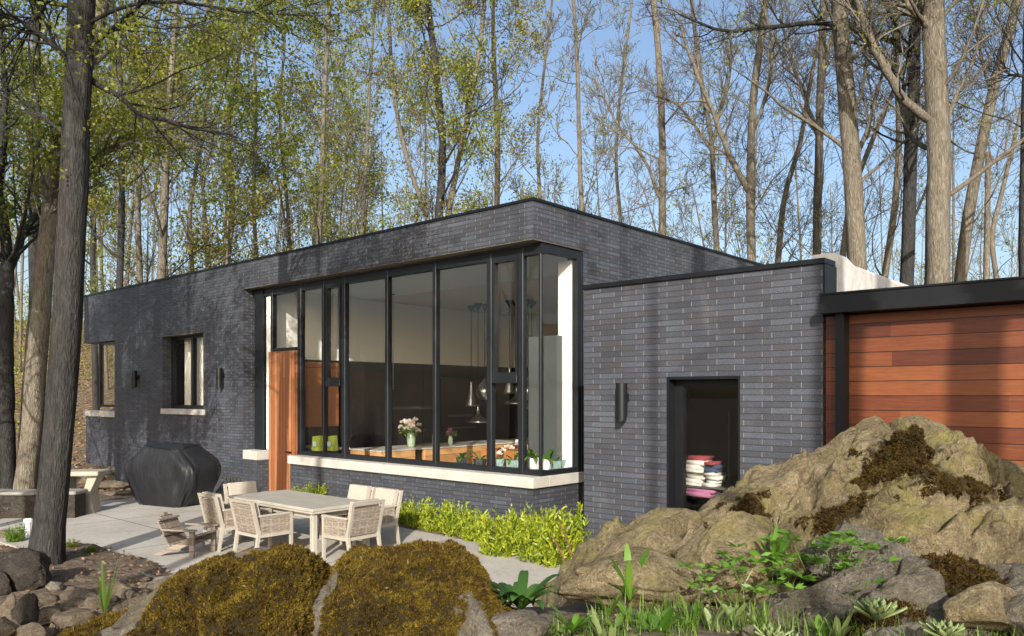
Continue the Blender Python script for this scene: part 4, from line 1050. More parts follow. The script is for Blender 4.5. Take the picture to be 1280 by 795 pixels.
def ridge_rock(name, lab, prof, Yr, yf, yb, zb, mat, ns=240, nt=110, pw=2.0, pwb=2.0, amp=.07, seed=1, lumps=.1, mossfn=None, tuft=None, endtaper=0, cracks=(), cat='boulder', xskew=0, strata=0):
    """a boulder whose crest follows a profile; it falls away to the front and to the back"""
    pr = np.array(prof, float); px = np.linspace(pr[0, 0], pr[-1, 0], ns)
    yy = np.interp(px, pr[:, 0], pr[:, 1])
    Yc = np.array([Yr(x) if callable(Yr) else Yr for x in px])
    X0 = (px-640)/F*Yc; Z0 = CAMZ+(HY-yy)/F*Yc
    ts = np.concatenate([-np.linspace(1, 0, int(nt*.72))[:-1]**1.0, np.linspace(0, 1, nt-int(nt*.72)+1)])
    zbv = zb if not callable(zb) else np.array([zb(x) for x in px])
    S, T = np.meshgrid(np.arange(ns), ts)
    Xg = X0[S]; Zr = Z0[S]; Yg = Yc[S]+np.where(T < 0, T*yf, T*yb)
    Xg = Xg+xskew*np.where(T < 0, T, 0)
    zbg = np.broadcast_to(zbv if np.ndim(zbv) else np.full(ns, zbv), (len(ts), ns))
    drop = np.where(T < 0, np.abs(T)**pw, np.abs(T)**pwb)
    Z = Zr-(Zr-zbg)*drop
    w = np.clip(np.abs(T)*5, 0, 1)
    NB_ = np.zeros_like(Z); N1 = np.zeros_like(Z); N2 = np.zeros_like(Z); N3 = np.zeros_like(Z)
    for i in range(Z.shape[0]):
        for j in range(Z.shape[1]):
            v = Vector((Xg[i, j]+seed*5.1, Yg[i, j]*1.0, Z[i, j]*1.2))
            N1[i, j] = mnoise.fractal(v*1.5, 1.0, 2.0, 3)
            N2[i, j] = mnoise.fractal(v*6, 1.0, 2.0, 4)
            if strata:
                a_ = v.x*.89+v.z*.45; b_ = -v.x*.45+v.z*.89
                for (ca, cy_, cb, am_, eg) in ((.75, 1.3, 1.9, .15, 9), (2.2, 3.0, 5.0, .028, 7)):
                    wq = (N1[i, j]*.8, mnoise.noise(v*4)*.35)
                    vd = mnoise.voronoi(Vector((a_*ca+seed+wq[1], v.y*cy_+wq[1], b_*cb+wq[0])))
                    c0 = vd[1][0]; hsh = math.sin(c0.x*91.7+c0.y*37.3+c0.z*57.1)
                    tilt = (a_*ca+seed-c0.x)*math.sin(c0.y*33)+(b_*cb-c0.z)*math.cos(c0.x*21)
                    ed = min(1, (vd[0][1]-vd[0][0])*eg)
                    NB_[i, j] += strata*am_*(hsh*.6+tilt*.7-.55*(1-ed))
                q_ = mnoise.ridged_multi_fractal(Vector((a_*.8, v.y*1.6+b_*.8, b_*3.4)), 1.0, 2.1, 5, 1.0, 2.0)
                N2[i, j] += strata*.5*(q_-1.0)
            if lumps:
                d = mnoise.voronoi(v*2.2+Vector((N2[i, j]*.35, N1[i, j]*.3, 0)))[0]; N3[i, j] = min(1, (d[1]-d[0])*4)
    disp = lumps*(N3-.7)*w*(.5 if strata else 1)+amp*(1.1 if strata else 1.6)*N1*w+amp*.55*N2*(.35+.65*w)+NB_*(.25+.75*w)*(.25+.75*smoothstep(700, 930, px[S]))
    # push along an outward direction (forward and up)
    Yo = np.where(T < 0, -1, 1)*np.abs(T)**.7
    nl = np.sqrt(Yo**2*.8+1)
    Yg = Yg+disp*Yo*.9/nl; Z = Z+disp/nl
    for (pts, wd, dp) in cracks:      # cracks follow lines on the surface, given by crest position and t
        cp = np.array(pts)
        for i in range(Z.shape[0]):
            for j in range(Z.shape[1]):
                p = np.array([px[j], T[i, j]*300])
                if abs(p[0]-cp[:, 0].mean()) > 220: continue
                dm = 1e9
                for k in range(len(cp)-1):
                    a = np.array([cp[k, 0], cp[k, 1]*300]); b_ = np.array([cp[k+1, 0], cp[k+1, 1]*300]); ab = b_-a
                    t_ = np.clip(np.dot(p-a, ab)/np.dot(ab, ab), 0, 1); dm = min(dm, np.linalg.norm(p-a-ab*t_))
                q = math.exp(-(dm/wd)**2); Z[i, j] -= dp*q; Yg[i, j] += dp*q*.8
    if endtaper:
        e = np.clip(np.minimum(S, ns-1-S)/endtaper, 0, 1); e = 1-(1-e)**2
        Z = zbg+(Z-zbg)*e**.7; Yg = Yc[S]+(Yg-Yc[S])*(.3+.7*e)
    V = np.stack([Xg, Yg, Z], -1).reshape(-1, 3)
    ny, nx = Z.shape; i = np.arange(ny-1)[:, None]*nx+np.arange(nx-1)[None, :]
    Fc = np.stack([i, i+1, i+nx+1, i+nx], -1).reshape(-1, 4)
    base = np.array([V[:, 0].mean(), V[:, 1].mean(), V[:, 2].min()-.05]); V = V-base
    # skirt: close the solid downwards
    rim = np.concatenate([np.arange(nx), np.arange(1, ny)*nx+nx-1, (ny-1)*nx+np.arange(nx-2, -1, -1), np.arange(ny-2, 0, -1)*nx])
    sk = V[rim].copy(); sk[:, 2] = -.3; n0 = len(V); V2 = np.concatenate([V, sk]); k = np.arange(len(rim)); k2 = (k+1) % len(rim)
    F2 = np.concatenate([Fc, np.stack([rim[k2], rim[k], n0+k, n0+k2], 1)])
    at = np.zeros(len(V2))
    pxg = px[S]
    if mossfn: at[:n0] = np.array([[mossfn(pxg[a, b_], T[a, b_]) for b_ in range(nx)] for a in range(ny)]).reshape(-1)
    o = mesh_obj(name, V2, F2, M[mat], None, True, attr=at, loc=base); props(o, lab, cat)
    if tuft:
        am = at[:n0]
        mf = am[Fc].mean(1)
        mf2 = np.concatenate([mf, mf])
        def sel(c, nn):
            nz = np.array([mnoise.fractal(Vector(tuple(q*5+np.array([seed, 0, 0]))), 1, 2, 3) for q in c])
            return (mf2+nz*.55 > .5)*1.0
        moss_tufts(o, V, Fc, sel, tuft[0], seed, tuft[1], tuft[2], tuft[3])
        if tuft[1] == 'moss': moss_tufts(o, V, Fc, lambda c, n_: n_[:, 2] > .2, 160, seed+3, 'dry', .012, .005, 1, 'leaf_debris')
    return o

# two mossy boulders in the foreground
def gauss(x, a, s): return math.exp(-((x-a)/s)**2)
m1 = lambda px, t: 1.15-1.5*gauss(px, 196, 26)*gauss(t, -.30, .35)-1.3*gauss(px, 318, 26)*gauss(t, -.02, .10)-1.2*gauss(px, 240, 30)*gauss(t, .0, .05)
ridge_rock('mossy_boulder', 'rounded foreground boulder covered in golden moss with a bare grey patch at its left',
    [(60, 815), (95, 792), (130, 772), (165, 766), (190, 748), (215, 727), (240, 712), (270, 700), (300, 689), (330, 684), (352, 682), (372, 684), (386, 694), (396, 712), (404, 735), (412, 765), (420, 812)],
    3.8, .75, .75, .95, 'rock_grey', 260, 120, 1.7, 1.8, .055, 2, .03, m1, (75000, 'moss', .0072, .0030))
m2 = lambda px, t: 1.15-1.6*gauss(px, 422, 9)*smoothstep(.1, -.3, t)-1.3*gauss(px, 600, 26)*smoothstep(-.15, -.45, t)-.9*gauss(px, 655, 18)
ridge_rock('mossy_boulder', 'rounded foreground boulder covered in golden moss with a bare corner at its lower right',
    [(404, 812), (407, 750), (412, 722), (424, 704), (446, 693), (475, 686), (508, 682), (540, 681), (562, 685), (580, 697), (598, 718), (616, 742), (634, 764), (655, 790), (672, 812)],
    3.95, .75, .75, .95, 'rock_grey', 240, 120, 1.7, 1.8, .055, 4, .03, m2, (75000, 'moss', .0072, .0030))
# the great tan boulder
def mbig(px, t):
    a = .78*gauss(px, 1085, 52)*gauss(t, -.28, .13)+.8*gauss(px, 1000, 34)*gauss(t, -.42, .10)+.75*gauss(px, 920, 26)*gauss(t, -.22, .12)+.75*gauss(px, 1130, 45)*gauss(t, -.45, .08)
    return a+.6*gauss(px, 860, 60)*gauss(t, -.42, .05)
prof = [(672, 800), (690, 757), (706, 734), (730, 705), (752, 690), (775, 668), (800, 650), (826, 638), (850, 635), (873, 641), (895, 632), (922, 616), (945, 606), (968, 598), (990, 586), (1012, 566), (1040, 546), (1062, 530), (1080, 518), (1094, 515), (1103, 519), (1112, 525), (1122, 518), (1140, 514), (1158, 518), (1176, 526), (1196, 543), (1214, 560), (1232, 571), (1250, 572), (1280, 577), (1310, 590), (1350, 600)]
ridge_rock('boulder', 'huge tan limestone boulder rising to a cracked double peak on the right', prof,
    lambda x: 5.2+.5*float(smoothstep(700, 1000, x)), 1.75, 1.0, lambda x: .78+.30*float(smoothstep(690, 950, x)), 'rock', 420, 190, 1.25, 1.9, .085, 9, .10, mbig, (30000, 'moss_brown', .009, .004), 0,
    [([(1108, 0.02), (1112, -.08), (1120, -.16), (1132, -.22)], 4.5, .10), ([(690, -.2), (800, -.30), (880, -.40), (960, -.34)], 9, .05), ([(960, -.5), (985, -.3), (1000, -.1)], 6, .06)], xskew=0, strata=.65)
# smaller rocks built against it
def R(lab, px, y, Y, w, h, d=None, **kw):
    p = P(px, y, Y); return rock(lab, p, (w, d or w*.8, h), **kw)
R('rounded tan block with a dark underside leaning on the foot of the huge boulder', 912, 688, 4.25, .66, .50, rz=.4, seed=11, mat='rock', sub=5, sharp=.7)
R('low tan rock at the lower left foot of the huge boulder', 800, 722, 4.2, .9, .36, rz=-.1, seed=31, mat='rock', sub=5, sharp=.5)
R('pale pointed rock with a brown mossy shoulder in front of the huge boulder', 1068, 690, 4.05, .58, .36, rz=.2, seed=13, mat='rock_grey', sub=5, sharp=.8, moss=.5)
R('small squarish tan stone wedged between the rounded block and the pointed rock', 985, 690, 4.15, .30, .24, rz=.7, seed=15, mat='rock', sub=4, sharp=.8)
mg = lambda px, t: 1.2*gauss(px, 1190, 46)*gauss(t, -.05, .22)+1.0*gauss(px, 1040, 52)*gauss(t, -.42, .10)
ridge_rock('boulder', 'long low grey limestone slab with a dark moss pad in front of the huge boulder',
    [(900, 800), (930, 764), (975, 742), (1020, 728), (1060, 712), (1100, 700), (1130, 694), (1160, 697), (1200, 700), (1240, 706), (1290, 705), (1340, 720)],
    3.75, .8, .6, .98, 'rock_grey', 260, 110, 1.2, 1.6, .045, 21, .06, mg, (40000, 'moss_brown', .009, .004), strata=.75)
R('dark wet looking stone at the lower right corner of the slab', 1232, 762, 3.25, .36, .22, rz=.3, seed=23, mat='rock', sub=4, sharp=.7)
R('grey stone in the bottom right corner beside the dark stone', 1285, 770, 3.2, .3, .26, rz=1.3, seed=24, mat='rock_grey', sub=4, sharp=.8)
R('small white angular stone among the grass at the bottom', 938, 791, 3.2, .07, .07, seed=25, mat='rock_grey', sub=3, sharp=.9)
R('flat lichen spotted stone below the big leafy plant', 655, 782, 3.7, .36, .12, seed=26, mat='rock_grey', sub=4, sharp=.8)
for i, (px, y, s) in enumerate(((412, 762, .05), (409, 748, .045), (414, 775, .06), (407, 736, .04))):
    R('small pinkish pebble jammed in the gap between the two mossy boulders', px, y, 3.72, s, s*.8, seed=40+i, mat='rock_pond', sub=3, name='pebble', group='pebbles in the gap between the mossy boulders')

# rocks round the pond
def RG(lab, px, y, w, h, z=0, d=None, **kw):
    """stone sitting on the ground: y is its middle in the photo"""
    Y = (CAMZ-z-h*.35)*F/(y-HY); X = (px-640)/F*Y
    return rock(lab, (X, Y, z+h*.32), (w, d or w*.75, h), **kw)
RG('big dark rounded boulder at the foot of the foreground trunk', 28, 715, .72, .58, .08, seed=51, mat='rock_dark', sub=5, sharp=.4)
RG('dark round stone cut by the left edge below the big dark boulder', -6, 733, .36, .42, .05, seed=52, mat='rock_dark', sub=4, sharp=.4)
RG('upright flat tan stone at the left edge of the pond', 10, 762, .20, .40, 0, seed=53, mat='rock_pond', sub=4, facets=14, sharp=.9, d=.14)
RG('dark purple pointed stone beside the upright tan stone', 34, 765, .28, .44, 0, seed=54, mat='rock_dark', sub=4, facets=12, sharp=.9)
RG('tan stone in the bottom left corner', 4, 788, .34, .26, 0, seed=55, mat='rock_pond', sub=4)
RG('smooth pale stone at the bottom edge by the pond', 40, 790, .32, .22, 0, seed=56, mat='rock_pond', sub=4)
RG('blue grey flat stone on the pond rim', 68, 733, .20, .16, .1, seed=57, mat='rock_grey', sub=4, facets=12, sharp=.9)
RG('brown stone under the blue grey flat stone', 52, 752, .30, .30, .0, seed=58, mat='rock_pond', sub=4)
RG('small pale upright stone in the dark hollow of the pond', 81, 778, .15, .24, -.05, seed=59, mat='rock_pond', sub=4, sharp=.9)
RG('little pale stone in the pond next to the upright one', 66, 786, .09, .14, -.05, seed=60, mat='rock_pond', sub=3)
rr = random.Random(12)
spots = [(50, 727), (84, 737), (100, 728), (112, 742), (128, 732), (146, 740), (160, 733), (178, 727), (192, 731), (206, 741), (92, 755), (118, 757), (140, 760), (160, 752), (170, 748), (186, 752), (150, 746), (104, 748),
         (220, 752), (235, 740), (76, 722), (215, 728), (245, 728), (128, 748), (60, 770), (96, 768), (24, 745)]
for i, (px, y) in enumerate(spots):
    s = rr.uniform(.24, .52)
    RG('tan broken stone in the rough rim round the little pond', px+rr.uniform(-5, 5), y+rr.uniform(-3, 3), s, s*rr.uniform(.32, .5), .02, seed=70+i, mat='rock_pond', sub=4, facets=12, sharp=.85, rz=rr.uniform(0, 3), name='pond_stone', group='broken stones round the pond', cat='stone')
m = MB(); c = P(95, 760, 7.4); m.lathe([(1.25, 0), (1.3, -.01)], (-4.0, 7.1, -.16), 32); w_ = m.build('pond_water', M['water']); w_['kind'] = 'structure'
# pale stones and logs between the patio and the wood
for i, (px, y, w, h, mt, lab) in enumerate(((138, 606, 1.1, .32, 'rock_pond', 'long pale rock lying against the far corner of the house'), (150, 613, .9, .2, 'rock_pond', 'low flat rock between the patio and the far brick wall'),
    (112, 600, .9, .4, 'rock_pond', 'pale rock seen under the stone bench'), (60, 655, .25, .16, 'rock_pond', 'small pale rock beside the white post light'), (3, 665, .3, .2, 'rock_pond', 'small tan rock at the left edge below the low wall'))):
    Y = (CAMZ-.1+(.4 if y < 620 else 0))*F/(y-HY); rock(lab, ((px-640)/F*Y, Y, gz((px-640)/F*Y, Y)+h*.25), (w, w*.6, h), rz=.2*i, seed=130+i, mat=mt, sub=4)

# ------------------------------------------------------------------ small plants
def bush(seed, n=85, Hh=.55, W=.36):
    rng = np.random.default_rng(seed); nm = NM()
    for i in range(n):
        a = rng.uniform(0, 6.283); r = W*rng.random()**.5*.55
        b0 = np.array([r*math.cos(a), r*math.sin(a), 0]); lean = rng.uniform(.1, .5)
        h = Hh*rng.uniform(.3, 1.15)*(1-.35*(r/W/.55)**2)
        tip = b0+np.array([math.cos(a)*lean*h*.7, math.sin(a)*lean*h*.7, h])
        K = 26; t = rng.uniform(.12, 1, K)
        c = b0[None]*(1-t)[:, None]+tip[None]*t[:, None]
        d = (tip-b0)/h; D = d[None]*.9+rng.normal(size=(K, 3))*.55
        V, Fc = quads_at(c, D, .021, rng.uniform(.035, .095, K), rng); nm.add(V, Fc)
        V, Fc = quads_at(b0[None], (tip-b0)[None], .012, h, rng); nm.add(V, Fc)
    return nm.arrays()
bush_me = []
for s in range(3):
    V, Fc = bush(300+s); bush_me.append((V, Fc))
BG = 'yellow green clumps in the planting bed'
bl = [(478, 652, .8, 'first clump of yellow green foliage, right behind the end chair'), (498, 655, .75, 'low yellow green clump second from the table in the planting bed'), (523, 660, .85, 'yellow green clump third from the table under the long window'),
      (548, 664, .85, 'dense yellow green clump below the middle of the long window'), (572, 668, .9, 'yellow green clump with tall shoots below the sash mullion'), (597, 676, .85, 'yellow green clump where the path begins to narrow'),
      (628, 694, 1.15, 'large bright clump at the bend of the path'), (652, 690, 1.0, 'yellow green clump in front of the brick corner'), (672, 702, 1.1, 'bright clump right of the brick corner at the path edge'),
      (697, 706, 1.15, 'pale tipped clump nearest the side wing'), (716, 700, 1.2, 'tall bright clump touching the side wing'), (640, 678, .8, 'small clump against the wall behind the large bright one'), (690, 684, 1.0, 'clump against the wall under the side window')]
first_b = {}
def place_bush(px, y, s, lab, grp=BG, mat='heather', name='shrub'):
    k = len(lab) % 3
    V, Fc = bush_me[k]; key = (k, mat)
    if key not in first_b:
        me = mesh_obj('foliage', V, Fc, M[mat]); first_b[key] = me.data; bpy.data.objects.remove(me)
    X, Y, z = gp(px, y, 0)
    t = thing(name, lab, 'shrub', (X, Y, gz(X, Y)-.03), rr.uniform(0, 6), grp, s*(1.15 if grp == BG else 1))
    o = bpy.data.objects.new('foliage', first_b[key]); COL.objects.link(o); o.parent = t
    return t
for px, y, s, lab in bl: place_bush(px, y, s, lab)
place_bush(396, 630, .75, 'bright clump against the low wall between the two far chairs and the door', BG)
place_bush(375, 624, .5, 'small yellow green clump at the foot of the wooden door', BG)
place_bush(292, 618, .8, 'brownish gold clump between the covered grill and the table', 'golden clumps by the wall', 'leaf_gold')
place_bush(308, 619, .6, 'small gold clump behind the far left chair', 'golden clumps by the wall', 'leaf_gold')
place_bush(18, 678, .55, 'small green shrub left of the white post light', 'small green clumps left of the trunk', 'grass')
place_bush(88, 690, .35, 'low dark green tuft at the patio edge right of the big trunk', 'low tufts at the patio edge', 'leaf_dark')
place_bush(112, 697, .3, 'low green tuft on the gravel strip a step from the trunk', 'low tufts at the patio edge', 'leaf_dark')

def strap_plant(name, lab, loc, n, L, w, mat, seed, spread=.35, lift=1.6, droop=.35, cat='plant', grp=None, seg=7):
    rng = np.random.default_rng(seed); nm = NM(); arch_leaves(nm, n, L, w, rng, spread, 0, lift, seg, droop)
    t = thing(name, lab, cat, loc, rng.uniform(0, 6), grp); nm.build('leaves', M[mat], t); return t
def onm(px, y, Y): p = P(px, y, Y); return tuple(p)
strap_plant('iris', 'clump of upright bright green blades beside the pond', (*gp(131, 766, .05)[:2], .02), 9, .52, .03, 'grass', 501, .28, 1.35, .12)
strap_plant('leafy_plant', 'dark glossy broad leaved plant right of the second mossy boulder', onm(652, 762, 4.0), 30, .30, .06, 'deepgreen', 502, 1.0, 1.0, .9)
strap_plant('leafy_plant', 'small dark leaves at the bottom of the gap between the mossy boulders', onm(420, 800, 3.5), 8, .14, .05, 'deepgreen', 503, 1.0, .8, .8)
strap_plant('hosta', 'upright light green leaves in front of the left foot of the huge boulder', onm(787, 750, 3.9), 12, .26, .035, 'hosta', 504, .6, 1.45, .55)
strap_plant('hosta', 'light green rosette of long leaves growing beside the rounded tan block', onm(968, 710, 3.95), 15, .22, .034, 'hosta', 505, .8, 1.3, .65)
strap_plant('hosta', 'broad light green leaves at the bottom below the grey stone flank', onm(822, 800, 3.3), 12, .21, .045, 'hosta', 506, .7, 1.2, .6)
strap_plant('hosta', 'small light green leaves low on the left beside the boulder foot', onm(716, 790, 3.5), 14, .16, .03, 'hosta', 507, .9, 1.1, .6)
def weeds(lab, loc, n, seed, s=1.0, W=.25):
    rng = np.random.default_rng(seed); nm = NM()
    for k in range(n):
        c = np.array([rng.normal()*W*.5, rng.normal()*W*.3, rng.uniform(.02, .16)*s])
        m_ = 7; an = np.linspace(-1.6, 1.6, m_)+rng.uniform(0, 6); d = np.stack([np.cos(an), np.sin(an), rng.uniform(-.1, .5, m_)], 1)
        V, Fc = quads_at(np.repeat(c[None], m_, 0), d, .018*s, .055*s, rng); nm.add(V, Fc)
        V, Fc = quads_at(np.array([[c[0]*.6, c[1]*.6, 0]]), (c-np.array([c[0]*.6, c[1]*.6, 0]))[None], .005, np.linalg.norm(c-np.array([c[0]*.6, c[1]*.6, 0])), rng); nm.add(V, Fc)
    t = thing('leafy_plant', lab, 'plant', loc); nm.build('leaves', M['hosta'], t)
weeds('patch of small lobed green leaves in front of the pale pointed rock', onm(1040, 715, 3.72), 34, 601, 1.1, .36)
weeds('patch of small lobed leaves on the lower left of the grey slab', onm(968, 742, 3.6), 22, 602, 1.0, .26)
weeds('sprig of small lobed leaves at the foot of the rounded tan block', onm(890, 745, 3.7), 12, 603, 1.0, .16)
def rosette(lab, loc, R_, n, seed, mat='succulent', dark=True):
    rng = np.random.default_rng(seed); V_ = []; F_ = []
    for i in range(n):
        q = i/n; a = i*2.39996; el = .25+1.1*(1-q) if False else 1.25-1.0*q; L = R_*(.35+.65*q); w = L*.42
        d = np.array([math.cos(a)*math.cos(el), math.sin(a)*math.cos(el), math.sin(el)]); s = np.array([-math.sin(a), math.cos(a), 0]); u = np.cross(s, d)*-1
        segs = [(0, .35), (.3, .8), (.6, 1.0), (.85, .7), (1, .03)]; b0 = len(V_)
        for t_, ww in segs:
            c = d*L*t_+np.array([0, 0, .12*L*t_*t_])+d*R_*.05
            V_ += [c+s*w*ww*.5+u*w*.10, c-u*w*.10, c-s*w*ww*.5+u*w*.10, c+u*w*.20]
        for k in range(4):
            for e in range(4): F_.append((b0+k*4+e, b0+k*4+(e+1) % 4, b0+k*4+4+(e+1) % 4, b0+k*4+4+e))
    t = thing('succulent', lab, 'succulent', loc); mesh_obj('leaves', V_, F_, M[mat], t, True)
rosette('large green houseleek rosette with pointed leaves in front of the grey slab', onm(1095, 775, 3.1), .125, 30, 1)
rosette('smaller houseleek rosette low at the bottom right', onm(1180, 798, 3.0), .10, 26, 2)
rosette('pale rounded succulent rosette at the bottom edge among the grass', onm(962, 800, 3.0), .09, 14, 3)
rosette('second pale succulent rosette left of the white angular stone', onm(985, 806, 2.95), .07, 12, 4)
for i in range(26):
    px = rr.uniform(665, 925) if i < 18 else rr.uniform(925, 1290); Y = rr.uniform(3.2, 3.75); X = (px-640)/F*Y
    strap_plant('seedling', 'small broad leaved seedling growing among the front grass', (X, Y, gz(X, Y)-.01), rr.randint(5, 10), rr.uniform(.08, .17), rr.uniform(.018, .035), rr.choice(['hosta', 'grass', 'succulent', 'hosta']), 700+i, rr.uniform(.5, .9), rr.uniform(1.0, 1.5), rr.uniform(.3, .7), grp='seedlings among the front grass', seg=5)
# grass at the very front: nobody could count it
rng = np.random.default_rng(9); nm = NM()
def blades(nm, N, pxr, Yr, zf, L, w, rng):
    px = rng.uniform(*pxr, N); Y = rng.uniform(*Yr, N); X = (px-640)/F*Y
    den = np.array([mnoise.noise(Vector((a*4, b_*4, 3))) for a, b_ in zip(X, Y)]); k = den > -.12; X, Y = X[k], Y[k]; n = len(X)
    z = ground_h(X, Y)+zf; a = rng.uniform(0, 6.28, n); l = L*rng.uniform(.35, 1.2, n)**1.2; lean = rng.uniform(.1, .8, n)
    s = np.stack([-np.sin(a), np.cos(a), np.zeros(n)], 1); pts = []
    for t in (0, .35, .7, 1):
        c = np.stack([X+np.cos(a)*lean*l*t*t, Y+np.sin(a)*lean*l*t*t, z+l*t*(1-.35*lean*t)], 1); pts.append((c, w*(1-t**1.5)*.5+.0003))
    V = np.stack([q for c, ww in pts for q in (c-s*ww, c+s*ww)], 1).reshape(-1, 3); b0 = np.arange(n)[:, None]*8
    Fc = np.concatenate([b0+np.array([[2*k, 2*k+1, 2*k+3, 2*k+2]]) for k in range(3)]); nm.add(V, Fc)
blades(nm, 1500, (670, 960), (3.1, 3.8), -.02, .12, .006, rng); blades(nm, 700, (930, 1300), (3.0, 3.5), -.02, .14, .006, rng); blades(nm, 260, (640, 720), (3.4, 4.3), -.02, .13, .008, rng)
o = nm.build('grass', M['grass']); props(o, 'thin green grass growing along the front of the rocks', 'grass', None, 'stuff')
# dead leaves
def litter(name, lab, N, xr, yr, seed, zf=.012, size=.05, mat='dry'):
    rng = np.random.default_rng(seed); X = rng.uniform(*xr, N); Y = rng.uniform(*yr, N); pm = patio_mask(X, Y) < .5; X, Y = X[pm], Y[pm]; n = len(X)
    c = np.stack([X, Y, ground_h(X, Y)+zf+rng.random(n)*.03], 1); d = rng.normal(size=(n, 3))*[1, 1, .25]
    V, Fc = quads_at(c, d, size*.6, size*rng.uniform(.5, 1.2, n), rng, .1); o = mesh_obj(name, V, Fc, M[mat]); props(o, lab, 'dead leaves', None, 'stuff')
litter('fallen_leaves', 'scattered dry brown leaves at the front of the rock garden', 500, (-.2, 2.6), (2.9, 4.2), 5, .006, .028)
litter('fallen_leaves', 'a few dry leaves blown onto the edge of the planting bed', 260, (-1.6, 1.0), (8.6, 13.0), 8, .02, .05)
litter('leaf_litter', 'dry leaves lying on the bank around the pond and under the trees', 5000, (-9, -2.4), (6, 17), 6, .0, .06)
litter('woodland_litter', 'brown leaf litter covering the wooded slope', 26000, (-34, -8), (22, 60), 7, .0, .16)
for i, (px, y, Y, h) in enumerate(((712, 708, 8.6, .32), (722, 705, 8.7, .40))):
    p = gp(px, 722); t = thing('flower_stalk', ('dark red dead stalk in front of the last clump', 'second dark red stalk leaning by the stone base')[i], 'stalk', (p[0], p[1], 0)); m = MB(); m.tube([(0, 0, 0), (-.10, .02, h), (-.22, .02, h*1.7)], .009, 5); m.build('stalk', M['stem_red'], t)

